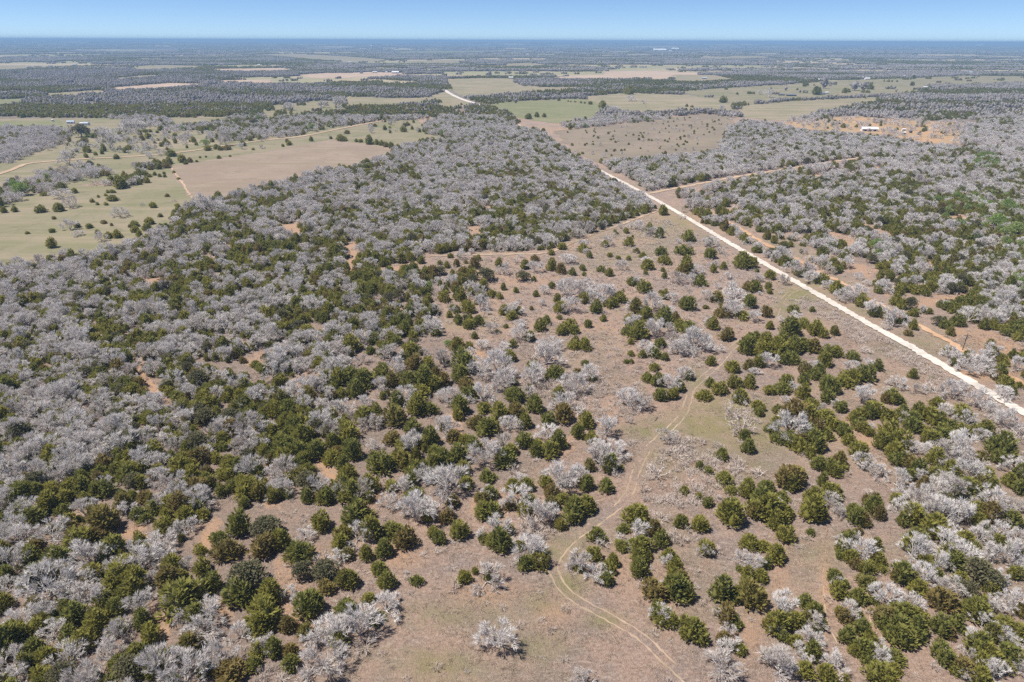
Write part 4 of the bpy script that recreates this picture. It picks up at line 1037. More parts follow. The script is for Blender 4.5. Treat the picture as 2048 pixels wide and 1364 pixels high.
def scatter_near():
    """jittered candidates on the ground out to about 900 m; the zones say where trees stand"""
    s = 3.35
    xs, ys = np.arange(-900, 900, s), np.arange(60, 1150, s)
    X, Y = np.meshgrid(xs, ys)
    X = X.ravel() + rng.uniform(-.5, .5, X.size) * s
    Y = Y.ravel() + rng.uniform(-.5, .5, Y.size) * s
    px, py, z = project(np.stack([X, Y, np.zeros_like(X)], 1))
    ok = (px > -160) & (px < 2210) & (py < 1470) & (py > 236)
    X, Y, px, py = X[ok], Y[ok], px[ok], py[ok]
    jx = px + rng.normal(0, 3, len(px)); jy = py + rng.normal(0, 1.5, len(px))
    cover, bare, green = np.zeros(len(X)), np.full(len(X), .5), np.zeros(len(X))
    n12 = vnoise(X, Y, 15, 31, 2)
    n30 = vnoise(X, Y, 34, 41, 2)
    a = inpoly(jx, jy, FOREST_A)
    up = smooth(700, 380, py)
    cover[a] = .93
    bare[a] = (.41 + .10 * up)[a]
    b = inpoly(jx, jy, FOREST_B)
    cover[b], bare[b] = .93, .60
    c = inpoly(jx, jy, RIGHT_C)
    c1 = inpoly(jx, jy, RIGHT_C1)
    cover[c] = np.where(n12 > .53, .62, .10)[c]
    bare[c] = .5
    cover[c1] = np.where(n12 > .34, .80, .25)[c1]
    bare[c1] = (.36 + .18 * smooth(520, 350, py))[c1]
    for poly, cv, br, gr in ZONES:
        m = inpoly(jx, jy, poly)
        cover[m], bare[m], green[m] = cv, br, gr
    clr = zmask(px, py, CLEARINGS) | zmask(px, py, CLEAR_C)
    cover[clr] = 0
    bare = np.clip(bare + .75 * (n30 - .5) * 1.1 + .75 * (vnoise(X, Y, 9, 51, 1) - .5) - .45 * blob(px, py, CEDAR_BLOBS) + .4 * blob(px, py, BARE_BLOBS), .03, .97)
    # gaps inside the main wood
    cover[a] *= np.where(n12 < .27, .25, 1)[a]
    hr = hand_region(px, py)
    cover[hr & ~(c | c1)] *= .0
    cover[hr & a & (px < 1140) & (py < 1000)] = .16
    for rd, m in ((MAIN_ROAD, 5.5), (SIDE_ROAD, 5), (PARALLEL_TRACK, 4.0), (FIRE_BREAK, 2.6), (LEFT_ROAD, 5)):
        d = road_dist(X, Y, rd)
        cover[d < m] = 0
    # mown strips in front of the far roads
    cover[road_dist(X, Y + 8, SIDE_ROAD) < 9.5] = 0
    cover[road_dist(X, Y + 9, [(1204,344),(1215,349),(1290,388),(1348,421)]) < 9] = 0
    keep = rng.uniform(0, 1, len(X)) < cover
    X, Y, px, py, bare, green = (v[keep] for v in (X, Y, px, py, bare, green))
    # leave room for the hand placed crowns
    free = np.ones(len(X), bool)
    for hx, hy, hw in zip(HX, HY, HW):
        free &= (X - hx) ** 2 + (Y - hy) ** 2 > (hw * .42 + .6) ** 2
    X, Y, px, py, bare, green = (v[free] for v in (X, Y, px, py, bare, green))
    u = rng.uniform(0, 1, len(X))
    dep = Y * math.cos(PITCH) + HC * math.sin(PITCH)
    small = np.zeros(len(X))
    for i in range(len(X)):
        if u[i] < green[i]:
            k, w = 'g', random.uniform(3.5, 6)
        elif random.random() < .04:
            k, w = 'o', random.uniform(3.5, 6.5)
        elif random.random() < bare[i]:
            k, w = 'b', random.choice((random.uniform(3.2, 5.2), random.uniform(4.4, 7.2)))
        else:
            k, w = 'c', random.choice((random.uniform(2.6, 4.2), random.uniform(3.4, 5.6)))
        if k == 'c' and dep[i] > 260 and green[i] >= 0:
            w *= 1.05
            tall = 1.12
        else:
            tall = 1.0
        if green[i] < 0:
            w *= .6
        elif dep[i] > 420:
            w *= 1.12
        h = w * RATIO[k] * random.uniform(.85, 1.3) * tall
        if k == 'b' and green[i] == 0 and dep[i] < 520 and random.random() < .75:     # young cedars grow up under the bare crowns
            for _ in range(random.choice((1, 2, 2, 3))):
                an, w2 = random.uniform(0, 6.28), random.uniform(1.4, 2.9)
                plants.append(('c', X[i] + math.cos(an) * w * .45, Y[i] + math.sin(an) * w * .45, w2, w2 * random.uniform(.9, 1.4), w2 / dep[i] * F, 0))
        plants.append((k, X[i], Y[i], w, h, w / dep[i] * F, 0))
scatter_near()

def scatter_brush():
    out = []
    s = 1.5
    xs, ys = np.arange(-420, 420, s), np.arange(60, 520, s)
    X, Y = np.meshgrid(xs, ys)
    X = X.ravel() + rng.uniform(-.5, .5, X.size) * s
    Y = Y.ravel() + rng.uniform(-.5, .5, Y.size) * s
    px, py, z = project(np.stack([X, Y, np.zeros_like(X)], 1))
    ok = (px > -100) & (px < 2150) & (py < 1440)
    X, Y, px, py = X[ok], Y[ok], px[ok], py[ok]
    n = vnoise(X, Y, 7, 61, 2)
    cov, hf = np.zeros(len(X)), np.full(len(X), .7)
    fa = inpoly(px, py, FOREST_A) | inpoly(px, py, RIGHT_C1)
    cov[fa] = .12
    clr = zmask(px, py, CLEARINGS)
    cov[clr] = .05
    rc = inpoly(px, py, RIGHT_C) & ~fa
    cov[rc] = .04
    hf[rc] = .5
    for poly, dns, h in BRUSH_POLYS:
        m = inpoly(px + rng.normal(0, 5, len(px)), py + rng.normal(0, 3, len(px)), poly)
        cov[m], hf[m] = dns, h
    cov *= np.where(n > .42, 1.15, .45)
    for rd, mm in ((MAIN_ROAD, 4.0), (TWO_TRACK, 2.2), (PARALLEL_TRACK, 2.2), (FIRE_BREAK, 2.2)):
        d = road_dist(X, Y, rd, 2.0)
        cov[d < mm] = 0
    keep = rng.uniform(0, 1, len(X)) < cov
    return X[keep], Y[keep], hf[keep]

def scatter_tufts():
    s = .85
    xs, ys = np.arange(-130, 190, s), np.arange(64, 235, s)
    X, Y = np.meshgrid(xs, ys)
    X = X.ravel() + rng.uniform(-.5, .5, X.size) * s
    Y = Y.ravel() + rng.uniform(-.5, .5, Y.size) * s
    px, py, z = project(np.stack([X, Y, np.zeros_like(X)], 1))
    ok = (px > -60) & (px < 2110) & (py < 1420)
    X, Y, px, py = X[ok], Y[ok], px[ok], py[ok]
    n = vnoise(X, Y, 5.5, 71, 3)
    cov = .12 + smooth(.40, .62, n) * .8
    cov[inpoly(px, py, FOREST_A)] *= .2
    d = road_dist(X, Y, TWO_TRACK, 1.0)
    cov[d < 1.7] = 0
    cov[road_dist(X, Y, MAIN_ROAD, 2.0) < 4.2] = 0
    keep = rng.uniform(0, 1, len(X)) < cov
    return X[keep], Y[keep]

# ------------------------------------------------------------------ scattered masses (geometry nodes on a point mesh)
def scatter_object(name, label, coll, P, idx, rot, scl):
    me = bpy.data.meshes.new(name)
    n = len(P)
    me.vertices.add(n)
    me.vertices.foreach_set('co', np.asarray(P, np.float32).ravel())
    me.attributes.new('idx', 'INT', 'POINT').data.foreach_set('value', np.asarray(idx, np.int32))
    r3 = np.zeros((n, 3), np.float32)
    r3[:, 2] = rot
    me.attributes.new('rot', 'FLOAT_VECTOR', 'POINT').data.foreach_set('vector', r3.ravel())
    me.attributes.new('scl', 'FLOAT_VECTOR', 'POINT').data.foreach_set('vector', np.asarray(scl, np.float32).ravel())
    o = link(name, me)
    g = bpy.data.node_groups.new(name, 'GeometryNodeTree')
    g.interface.new_socket('Geometry', in_out='INPUT', socket_type='NodeSocketGeometry')
    g.interface.new_socket('Geometry', in_out='OUTPUT', socket_type='NodeSocketGeometry')
    gi, go = g.nodes.new('NodeGroupInput'), g.nodes.new('NodeGroupOutput')
    ci = g.nodes.new('GeometryNodeCollectionInfo')
    ci.inputs['Collection'].default_value = coll
    ci.inputs['Separate Children'].default_value = True
    ci.inputs['Reset Children'].default_value = True
    ip = g.nodes.new('GeometryNodeInstanceOnPoints')
    ip.inputs['Pick Instance'].default_value = True
    L = g.links.new
    L(gi.outputs[0], ip.inputs['Points'])
    L(ci.outputs[0], ip.inputs['Instance'])
    for nm, typ, sock in (('idx', 'INT', 'Instance Index'), ('rot', 'FLOAT_VECTOR', 'Rotation'), ('scl', 'FLOAT_VECTOR', 'Scale')):
        na = g.nodes.new('GeometryNodeInputNamedAttribute')
        na.data_type = typ
        na.inputs['Name'].default_value = nm
        L(na.outputs['Attribute'], ip.inputs[sock])
    L(ip.outputs[0], go.inputs[0])
    md = o.modifiers.new('scatter', 'NODES')
    md.node_group = g
    o['kind'] = 'stuff'
    o['label'] = label
    return o

# the 300 cedars and 300 leafless oaks that show largest stand alone, the rest are woods
def in_frame(p):
    px, py, z = project(np.array([[p[1], p[2], p[4] * .5]]))
    return -5 < px[0] < W + 5 and 0 < py[0] < H + 15
singles, rest = [], {'c': [], 'b': []}
for kind in 'cb':
    ps = [p for p in plants if p[0] == kind]
    vis = [p for p in ps if in_frame(p)]
    vis.sort(key=lambda p: -p[5])
    top = set(id(p) for p in vis[:300])
    singles += vis[:300]
    rest[kind] = [p for p in ps if id(p) not in top]
for kind in 'ogs':
    ps = [p for p in plants if p[0] == kind]
    vis = [p for p in ps if in_frame(p)]
    vis.sort(key=lambda p: -p[5])
    singles += vis[:300]

def woods(kind, name, label, coll, nhi, nlo):
    ps = rest[kind]
    n = len(ps)
    P = np.array([(p[1], p[2], 0) for p in ps])
    dep = P[:, 1]
    idx = np.where(dep < 1500, rng.integers(0, nhi, n), nhi + rng.integers(0, nlo, n))
    w0, h0 = NOM[kind]
    sw, sh = np.array([p[3] for p in ps]) / w0, np.array([p[4] for p in ps]) / h0
    scatter_object(name, label, coll, P, idx, rng.uniform(0, 6.28, n), np.stack([sw, sw * rng.uniform(.88, 1.12, n), sh], 1))
woods('c', 'cedar_woodland', 'dark green cedars filling the woods into the distance', cedar_col, 12, 4)
woods('b', 'leafless_woodland', 'pale grey leafless oaks filling the woods into the distance', bare_col, 7, 4)

bx, by, bh = scatter_brush()
n = len(bx)
sw = rng.uniform(.55, 1.15, n) * (.55 + .5 * bh)
scatter_object('brush_thicket', 'pale grey leafless brush thickets and undergrowth', shrub_col, np.stack([bx, by, np.zeros(n)], 1), rng.integers(0, 5, n), rng.uniform(0, 6.28, n), np.stack([sw, sw, sw * rng.uniform(.7, 1.25, n)], 1))

def tuft_mesh(seed):
    r = np.random.default_rng(seed)
    tb = TB()
    for _ in range(22):
        an, el = r.uniform(0, 6.28), r.uniform(.25, 1.2)
        d = np.array([math.cos(an) * math.cos(el), math.sin(an) * math.cos(el), math.sin(el)])
        p = np.array([r.uniform(-.3, .3), r.uniform(-.3, .3), -.02])
        s = unit(np.cross(d, rdir(r))) * .035
        tb.tri(p - s, p + s, p + d * r.uniform(.2, .45), 0)
    return tb.mesh('tuft', [M['grass_tuft']])
tuft_col = tpl_collection('grass_source', [tuft_mesh(700 + i) for i in range(4)])
tx, ty = scatter_tufts()
n = len(tx)
sw = rng.uniform(.6, 1.7, n)
scatter_object('dry_grass', 'tufts of dead grass and weeds in the clearings', tuft_col, np.stack([tx, ty, np.zeros(n)], 1), rng.integers(0, 4, n), rng.uniform(0, 6.28, n), np.stack([sw, sw, sw * .8], 1))

def scatter_far():
    Xs, Ys, I, S = [], [], [], []
    for r0, r1, s, k in ((780, 2600, 13.5, 1.0), (2600, 5200, 24, 1.75), (5200, 12500, 60, 3.2), (12500, 21000, 125, 5.5)):
        ys = np.arange(r0, r1, s)
        xs = np.arange(-r1 * .9, r1 * .9, s)
        X, Y = np.meshgrid(xs, ys)
        X = X.ravel() + rng.uniform(-.5, .5, X.size) * s
        Y = Y.ravel() + rng.uniform(-.5, .5, Y.size) * s
        px, py, z = project(np.stack([X, Y, np.zeros_like(X)], 1))
        ok = (px > -120) & (px < 2170)
        ok &= (py < 236)
        X, Y, px, py = X[ok], Y[ok], px[ok], py[ok]
        cover = np.full(len(X), .95)
        bare = np.full(len(X), .68)
        cover *= np.where(far_gap(X, Y) & (py < 190), .03, 1)
        cover *= np.where((vnoise(X, Y, 90, 85, 2) < .27), .35, 1)
        for _m, _n, _l, poly in FIELDS:
            cover[inpoly(px, py, poly)] = 0
        for poly, cv, br, gr in ZONES:
            m = inpoly(px, py, poly)
            cover[m] = cv * (.75 if cv > .2 else .35)
            bare[m] = br
        cover[road_dist(X, Y, CENTRE_ROAD, 20) < 18] = 0
        cover[road_dist(X, Y, MAIN_ROAD, 10) < 14] = 0
        cover[road_dist(X, Y, LEFT_ROAD, 10) < 12] = 0
        for cx, cy_, hw in BSPOTS:
            cover[(X - cx) ** 2 + ((Y - cy_ + hw * .7) / 1.6) ** 2 < (hw * 1.5) ** 2] = 0
        bare = np.clip(bare - .08 + 2.6 * (vnoise(X, Y * 2.4, 340, 91, 3) - .5) + .5 * (vnoise(X, Y, 40, 95, 1) - .5), .02, .98)
        keep = rng.uniform(0, 1, len(X)) < cover
        X, Y, bare = X[keep], Y[keep], bare[keep]
        lv = np.array([.95, .8, .6, .3, .05])
        t = np.clip(bare + rng.normal(0, .12, len(X)), 0, 1)
        cl = np.argmin(np.abs(t[:, None] - lv[None]), 1) * 2 + rng.integers(0, 2, len(X))
        Xs.append(X); Ys.append(Y); I.append(cl); S.append(k * rng.uniform(.8, 1.15, len(X)))
    X, Y, I, S = (np.concatenate(v) for v in (Xs, Ys, I, S))
    Z = hills(X, Y)
    hs = np.where(S > 4, .3, np.where(S > 2.2, .42, np.where(S > 1.35, .66, 1.0)))
    scatter_object('distant_woodland', 'far mixed woods of grey leafless trees and dark cedars', clump_col, np.stack([X, Y, Z], 1), I, rng.uniform(0, 6.28, len(X)), np.stack([S, S, S * hs], 1))
    return len(X)

# ------------------------------------------------------------------ single plants with their parts and labels
LANDMARKS = [(1000,1265,'the lone leafless oak in the bottom clearing'),(1107,1130,'the sharp bend of the wheel track'),(1065,1108,'the oak ringed by cedars left of the bend'),(990,1062,'the cedar ring above the clearing'),(925,1150,'the cedar and oak pair in the clearing'),(1295,899,'the white bush beside the track'),
    (1264,846,'the fallen log'),(1378,796,'the upper curve of the wheel track'),(1580,955,'the big lone cedar in the right clearing'),(1575,860,'the white oak in the cedar clump right of the track'),(1730,880,'the orange soil scar'),(1920,910,'the large grey oak group at right'),(1724,1100,'the tall pale oak ringed by cedars'),(1500,1190,'the twin cedars at lower right'),(1445,1320,'the white oak at the bottom edge'),
    (1575,1220,'the oak and cedar island at lower right'),(1800,1245,'the broad cedar mound at lower right'),(1560,1330,'the grey thicket at the bottom right'),(1740,1320,'the cedars at the bottom right edge'),(1930,1310,'the lower right corner'),(1960,1140,'the olive trees at the right edge'),(2010,900,'the round cedars at the right edge'),(1912,747,'the white road near the right edge'),(1690,621,'the middle of the white road'),(1590,690,'the cedars below the road junction curve'),
    (1290,388,'the road junction'),(972,548,'the two olive oaks in the middle clearing'),(1180,590,'the big oak island in the middle clearing'),(1025,620,'the oak with cedar skirt in the middle clearing'),(1040,660,'the grey oak in the middle'),(1300,640,'the oak clump in the middle'),(1330,780,'the small cedar clump above the white bush'),(895,965,'the huge pale oak on the wood edge'),(970,910,'the pale oak in the dense cedars'),(1075,990,'the oak clumps above the bend'),(1215,970,'the lone cedar left of the track'),(910,840,'the orange soil gap'),(730,990,'the soil patch in the central wood'),
    (770,1260,'the oak at the left edge of the clearing'),(680,1220,'the oaks on the left clearing edge'),(640,1330,'the big oak at the bottom left of the clearing'),(540,1220,'the tall dark cedars at lower left'),(620,1200,'the oak and cedar ring at lower left'),(650,1145,'the olive bushes above it at lower left'),(365,1190,'the bright cedar clump at lower left'),(430,1215,'the pink soil patch at lower left'),(320,1255,'the pale path at lower left'),(95,1170,'the wide white oak at the left edge'),(60,1080,'the white oaks on the left edge'),(210,1270,'the grey oaks near the bottom left'),(60,1330,'the bottom left corner'),(270,1065,'the pink soil gap in the left wood'),(150,1034,'the small soil gap at far left'),(200,1030,'the dark cedars in the left wood'),(660,950,'the soil path in the central wood'),
    (300,770,'the sandy gap in the left wood'),(180,730,'the big pale oak in the left wood'),(100,830,'the pale oak belt at the left edge'),(300,920,'the oak group in the left wood'),(430,880,'the path end in the left wood'),(560,900,'the olive cedars in the left centre wood'),(480,820,'the cedars right of the sandy gap'),(500,1050,'the green cedars above the lower left gap'),(820,780,'the dense cedars in the centre'),(1000,740,'the oak belt above the centre'),(1130,770,'the grey brush in the centre'),
    (250,460,'the bush group in the left pasture'),(345,420,'the round bushes near the pasture corner'),(40,376,'the bright green tree'),(220,290,'the shrubs below the left farm'),(440,300,'the trees on the farm road'),(780,290,'the hedge on the brown field'),(1070,230,'the three cedars on the green field'),(1740,260,'the long white barn'),(1575,190,'the dark sheds'),(1750,500,'the green trees right of the road'),(1990,450,'the pale green trees at the right edge'),(1450,420,'the start of the sand track')]
LMK = np.array([(a, b) for a, b, _ in LANDMARKS], float)
DIRN = ['right of', 'upper right of', 'above', 'upper left of', 'left of', 'lower left of', 'below', 'lower right of']
ORD = ['', 'second ', 'third ', 'fourth ', 'fifth ', 'sixth ', 'seventh ', 'eighth ', 'ninth ', 'tenth ', 'eleventh ', 'twelfth ']
KINDS = {'c': ('cedar_tree', 'cedar', 'cedars growing through the scrub'), 'b': ('leafless_oak', 'leafless oak', 'leafless oaks growing through the scrub'), 'o': ('live_oak', 'olive oak', 'olive leaved oaks among the scrub'), 'g': ('budding_tree', 'fresh green tree', 'trees in fresh leaf'), 's': ('leafless_shrub', 'pale leafless shrub', 'pale shrubs in the clearings')}
CATS = {'c': 'cedar tree', 'b': 'oak tree', 'o': 'oak tree', 'g': 'tree', 's': 'shrub'}
SPREAD = {'c': 'dark green', 'b': 'pale grey', 'o': 'rounded', 'g': 'bright', 's': 'low'}

def plant_singles():
    info = []
    for p in singles:
        px, py, z = project(np.array([[p[1], p[2], p[4] * .45]]))
        px, py = px[0], py[0]
        dd = ((LMK[:, 0] - px) ** 2 + ((LMK[:, 1] - py) * 1.3) ** 2)
        li = int(np.argmin(dd))
        dx, dy = px - LMK[li, 0], LMK[li, 1] - py
        dist = math.hypot(dx, dy)
        dr = 'at' if dist < 14 else DIRN[int(round(math.atan2(dy, dx) / (math.pi / 4))) % 8]
        size = 'small' if p[3] < 2.9 else ('large' if p[3] > 4.9 else 'mid-sized')
        info.append((p, li, dr, size, dist))
    count = {}
    for i in sorted(range(len(info)), key=lambda q: info[q][4]):
        p, li, dr, size, dist = info[i]
        key = (p[0], li, dr, size)
        k = count.get(key, 0)
        count[key] = k + 1
        nm, word, grp = KINDS[p[0]]
        if k < 12:
            lab = '%s%s %s %s %s' % (ORD[k], size, word, dr, LANDMARKS[li][2])
        else:
            lab = '%s %s in the grove %s %s' % (size, word, dr, LANDMARKS[li][2])
        lab = ' '.join(lab.split()[:16])
        r = random.Random(i * 7 + 1)
        parts = PARTS[p[0]]
        vi = r.randrange(len(parts))
        w0, h0 = NOM[p[0]]
        sw, sh = p[3] / w0, p[4] / h0
        if len(parts[vi]) == 1:
            o = link(nm, parts[vi][0])
        else:
            o = link(nm, None)
            o.empty_display_size = .5
            link('trunk', parts[vi][0], o)
            link('crown', parts[vi][1], o)
        o.location = (p[1], p[2], 0)
        o.rotation_euler = (0, 0, r.uniform(0, 6.28))
        o.scale = (sw, sw * r.uniform(.9, 1.1), sh)
        tag(o, lab, CATS[p[0]], grp)
plant_singles()

# ------------------------------------------------------------------ farm buildings far off
BSPOTS = []
def quad_box(tb, x0, x1, y0, y1, z0, z1, m=0):
    v = [np.array(q, float) for q in ((x0, y0, z0), (x1, y0, z0), (x1, y1, z0), (x0, y1, z0), (x0, y0, z1), (x1, y0, z1), (x1, y1, z1), (x0, y1, z1))]
    for a, b, c, d in ((0, 1, 5, 4), (1, 2, 6, 5), (2, 3, 7, 6), (3, 0, 4, 7), (4, 5, 6, 7), (0, 3, 2, 1)):
        tb.tri(v[a], v[b], v[c], m)
        tb.tri(v[a], v[c], v[d], m)

def building(px, py, wpx, wall, roof, label, rot=0.0, aspect=.45, hf=.22, doors=1, wins=3, name='farm_building', cat='farm building', group=None, hroof=.5):
    q, dep = unproject(px, py)
    Lm = wpx / F * dep
    Wm = Lm * aspect
    hw = max(2.4, Lm * hf)
    hr = Wm * hroof * .5
    o = link(name, None, None, (q[0], q[1], hills(np.array([q[0]]), np.array([q[1]]))[0]))
    o.rotation_euler = (0, 0, rot)
    tag(o, label, cat, group)
    tb = TB()
    quad_box(tb, -Lm / 2, Lm / 2, -Wm / 2, Wm / 2, -.3, hw)
    for s in (-1, 1):       # gables
        a, b, c = np.array([s * Lm / 2, -Wm / 2, hw]), np.array([s * Lm / 2, Wm / 2, hw]), np.array([s * Lm / 2, 0, hw + hr])
        tb.tri(a, b, c) if s > 0 else tb.tri(b, a, c)
    link('wall', tb.mesh('wall', [M[wall]]), o)
    tb = TB()
    e, t = Lm * .03, max(.12, Lm * .008)
    for s in (-1, 1):
        a = [np.array([x, y, z]) for x, y, z in ((-Lm / 2 - e, s * (Wm / 2 + e), hw - e * hr * 2 / Wm), (Lm / 2 + e, s * (Wm / 2 + e), hw - e * hr * 2 / Wm), (Lm / 2 + e, 0, hw + hr), (-Lm / 2 - e, 0, hw + hr))]
        b = [v + np.array([0, 0, t]) for v in a]
        for V in (a, b):
            tb.tri(V[0], V[1], V[2]); tb.tri(V[0], V[2], V[3])
        for i in range(4):
            j = (i + 1) % 4
            tb.tri(a[i], a[j], b[j]); tb.tri(a[i], b[j], b[i])
    link('roof', tb.mesh('roof', [M[roof]]), o)
    for k in range(doors):
        x = Lm * (-.3 + .6 * k / max(1, doors - 1)) if doors > 1 else Lm * .22
        d = TB()
        dw, dh = min(Lm * .16, max(1.0, hw * .9)), hw * .72
        quad_box(d, x - dw / 2, x + dw / 2, -Wm / 2 - .06, -Wm / 2 - .004, 0, dh)
        link('door', d.mesh('door', [M['opening']]), o)
    for k in range(wins):
        x = Lm * (-.42 + .5 * k / max(1, wins))
        d = TB()
        ww = min(Lm * .07, 1.6)
        quad_box(d, x - ww / 2, x + ww / 2, -Wm / 2 - .05, -Wm / 2 - .004, hw * .4, hw * .75)
        link('window', d.mesh('window', [M['opening']]), o)
    BSPOTS.append((q[0], q[1], Lm * .5))
    return o

building(1738,262,30,'white_wall','white_roof','long white metal barn on the orange farmyard at right',-.12,.4,.16,3,2,'barn','barn')
building(1806,269,9,'tan_wall','white_roof','small white roofed shed right of the long white barn',.1,.6,.3,1,1,'shed','shed')
building(1807,262,7,'white_wall','white_roof','tiny white shed behind the small shed on the farmyard',0,.5,.3,1,0,'shed','shed')
building(1821,266,5,'brown_wall','dark_roof','tiny brown hut at the right of the farmyard',.2,.7,.4,1,0,'hut','hut')
building(142,247,13,'white_wall','blue_roof','white farmhouse with a pale blue roof left of the red bare yard',.3,.6,.24,1,3,'farmhouse','house')
building(164,250,6,'white_wall','white_roof','small white outbuilding between the two left farmhouses',0,.7,.4,1,1,'shed','shed')
building(173,250,12,'white_wall','blue_roof','blue roofed farmhouse behind the large bush at left',-.2,.6,.25,1,3,'farmhouse','house')
building(106,243,4,'white_wall','white_roof','tiny white shed alone in the field left of the farmhouses',0,.6,.4,1,0,'shed','shed')
building(1563,191,11,'brown_wall','dark_roof','short dark shed, left of the two on the tan field',0,.4,.2,2,1,'shed','shed')
building(1582,192,19,'brown_wall','dark_roof','long dark shed, right of the two on the tan field',-.03,.28,.14,3,1,'shed','shed')
building(1644,189,12,'tan_wall','dark_roof','grey farmhouse beside dark trees right of the sheds',0,.5,.2,1,3,'farmhouse','house')
building(1653,187,8,'white_wall','white_roof','white roofed wing beside the grey farmhouse',.3,.5,.25,1,1,'farmhouse','house')
building(1640,161,9,'brown_wall','white_roof','white roofed shed with red brown walls at the far field edge',0,.5,.25,1,1,'shed','shed')
building(1677,158,8,'white_wall','white_roof','white house on the crest left of the pale driveway end',.2,.6,.3,1,2,'house','house')
building(1687,157,9,'tan_wall','dark_roof','tan house on the crest right beside the white house',-.1,.5,.22,1,2,'house','house')
building(1720,156,12,'tan_wall','blue_roof','grey roofed long house on the far crest',0,.35,.2,1,3,'house','house')
building(1734,159,10,'white_wall','white_roof','white house group in front of the grey roofed house',.1,.5,.22,1,2,'house','house')
building(1806,154,9,'white_wall','white_roof','bright white house far right of the crest houses',0,.5,.25,1,2,'house','house')
building(1938,147,11,'white_wall','blue_roof','pale blue roofed house at the edge of the far right woods',0,.5,.22,1,2,'house','house')
building(1850,176,8,'tan_wall','white_roof','small pale house in front of the long far hedge',0,.5,.25,1,1,'house','house')
building(1408,158,9,'tan_wall','blue_roof','small grey roofed house near the far clearing',0,.5,.25,1,1,'house','house')
building(1022,157,9,'tan_wall','white_roof','pale house at the top edge of the big tan meadow',0,.5,.25,1,2,'house','house')
building(791,147,13,'white_wall','white_roof','white house at the right end of the far farm row',0,.45,.22,1,3,'house','house')
building(773,145,4,'white_wall','white_roof','tiny white shed left of the far white house',0,.6,.35,1,0,'shed','shed')
building(750,146,9,'tan_wall','white_roof','cream barn in the middle of the far farm row',0,.4,.22,2,1,'barn','barn')
building(723,147,6,'brown_wall','dark_roof','dark shed at the left end of the far farm row',0,.6,.35,1,0,'shed','shed')
building(700,126,6,'white_wall','white_roof','tiny white house on the far hillside left of centre',0,.6,.3,1,1,'house','house')
building(832,174,8,'tan_wall','white_roof','pale roofed shed beside the far woods road',0,.4,.25,1,1,'shed','shed')
building(814,173,7,'tan_wall','white_roof','second pale roofed shed just left by the woods road',0,.4,.25,1,1,'shed','shed')
building(868,164,5,'white_wall','white_roof','tiny white house above the white road end',0,.6,.3,1,1,'house','house')
building(1295,226,10,'brown_wall','dark_roof','dark hut among trees behind the shrub clearing',0,.5,.25,1,1,'hut','hut')
building(150,131,8,'tan_wall','blue_roof','grey roofed house in the far left woods',0,.5,.25,1,2,'house','house')
building(137,143,8,'white_wall','white_roof','white house below the grey roofed far left house',0,.5,.25,1,2,'house','house')
building(101,134,8,'white_wall','dark_roof','house with grey roof at far left among dark trees',0,.5,.25,1,2,'house','house')
building(420,126,5,'white_wall','white_roof','tiny white far house at left of centre',0,.6,.3,1,1,'house','house')
building(518,131,5,'white_wall','white_roof','tiny white far house on the thin pinkish field',0,.6,.3,1,1,'house','house')
building(1319,103,24,'white_wall','white_roof','long white far warehouse, left one of two near the horizon',0,.35,.12,2,0,'warehouse','warehouse')
building(1350,101,13,'white_wall','white_roof','taller white far warehouse, right one of two near the horizon',0,.5,.22,2,0,'warehouse','warehouse')
building(1340,103,5,'white_wall','white_roof','small white annex between the two far warehouses',0,.6,.3,1,0,'warehouse','warehouse')
building(742,97,4,'white_wall','white_roof','tiny white tower-like shed near the horizon left of centre',0,.7,.7,1,0,'shed','shed')
building(1121,106,9,'tan_wall','white_roof','pale far building row in the hazy woods',0,.3,.15,1,0,'warehouse','warehouse')
building(1955,95,7,'white_wall','white_roof','white works building on the horizon at far right',0,.6,.35,1,0,'works_building','building')
building(1962,95,5,'white_wall','white_roof','taller white works block on the horizon at far right',0,.8,.8,1,0,'works_building','building')
n_far = scatter_far()

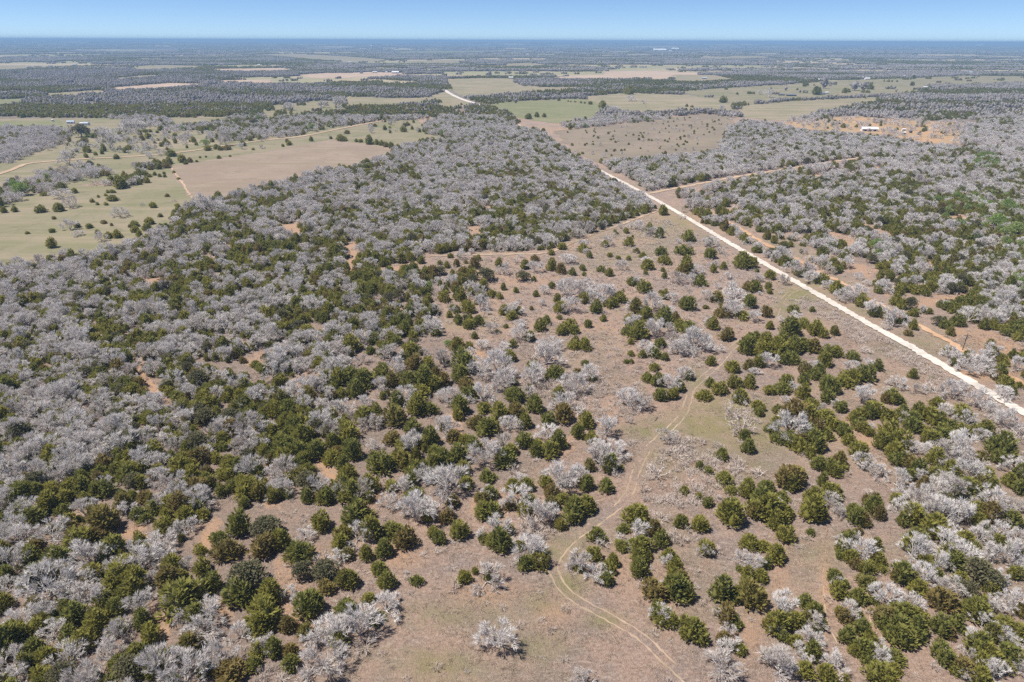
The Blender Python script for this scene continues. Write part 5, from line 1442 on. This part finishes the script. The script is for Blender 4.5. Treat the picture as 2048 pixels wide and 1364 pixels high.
# ------------------------------------------------------------------ utility pole, dead wood
def pole(bx_, by_, tx_, ty_):
    q, dep = unproject(bx_, by_)
    h = (by_ - ty_) / F * dep / math.cos(math.atan2(HC, q[1])) * 1.0
    h = max(6.5, h)
    o = link('utility_pole', None, None, (q[0], q[1], 0))
    tag(o, 'dark wooden utility pole with a crossarm right of the white road', 'utility pole')
    tb = TB()
    tb.prism(np.array([0, 0, -.3]), np.array([0.25, 0, h]), .17, .11, 0, 8)
    link('post', tb.mesh('post', [M['pole_wood']]), o)
    tb = TB()
    quad_box(tb, -1.0, 1.4, -.2, -.07, h - .75, h - .6)
    link('crossarm', tb.mesh('crossarm', [M['pole_wood']]), o)
    tb = TB()
    tb.prism(np.array([.5, -.1, h - 1.9]), np.array([.5, -.1, h - 1.1]), .22, .22, 0, 8)
    link('transformer', tb.mesh('transformer', [M['metal']]), o)
    for x in (-.9, .25, 1.3):
        tb = TB()
        tb.prism(np.array([x, -.13, h - .6]), np.array([x, -.13, h - .42]), .05, .03, 0, 6)
        link('insulator', tb.mesh('insulator', [M['metal']]), o)
pole(1924.5, 701, 1931, 672)

def dead_log(px, py, L, ang, label):
    q, dep = unproject(px, py)
    o = link('fallen_log', None, None, (q[0], q[1], .12))
    o.rotation_euler = (0, 0, ang)
    tag(o, label, 'log')
    tb = TB()
    tb.prism(np.array([-L / 2, 0, 0.02]), np.array([0, .1, .08]), .19, .15, 0, 7)
    tb.prism(np.array([0, .1, .08]), np.array([L / 2, 0, .05]), .15, .08, 0, 7)
    link('trunk', tb.mesh('trunk', [M['log']]), o)
    for i in range(4):
        tb = TB()
        x = L * (-.1 + .15 * i)
        tb.prism(np.array([x, .05, .05]), np.array([x + .5, (.8 if i % 2 else -.7), .25 + .1 * i]), .05, .02, 0, 4)
        link('branch', tb.mesh('branch', [M['log']]), o)
dead_log(1262, 847, 3.2, -.35, 'dark fallen log lying in the grass left of the track')
dead_log(1300, 815, 2.6, .5, 'dead branching log under the grey oaks above the fallen log')
dead_log(1313, 838, 2.2, 1.1, 'small dead log close to the wheel track')

# ------------------------------------------------------------------ air
HM = bpy.data.materials.new('pale_haze')
HM.use_nodes = True
HM.node_tree.nodes.clear()
ho = HM.node_tree.nodes.new('ShaderNodeOutputMaterial')
hv = HM.node_tree.nodes.new('ShaderNodeVolumePrincipled')
hv.inputs['Color'].default_value = (0.41, 0.68, 1.0, 1)
hv.inputs['Density'].default_value = 1.3e-4
hv.inputs['Anisotropy'].default_value = 0.0
HM.node_tree.links.new(hv.outputs[0], ho.inputs['Volume'])
tb = TB()
quad_box(tb, -50000, 50000, -50000, 50000, -1.5, 118)
hz = link('haze', tb.mesh('haze', [HM]))
hz['kind'] = 'stuff'
hz['label'] = 'pale blue distance haze'
hz.display_type = 'WIRE'
print('PLANTS', len(plants), 'SINGLES', len(singles), 'BRUSH', len(bx), 'TUFTS', len(tx), 'FAR', n_far, 'hills max', 0)
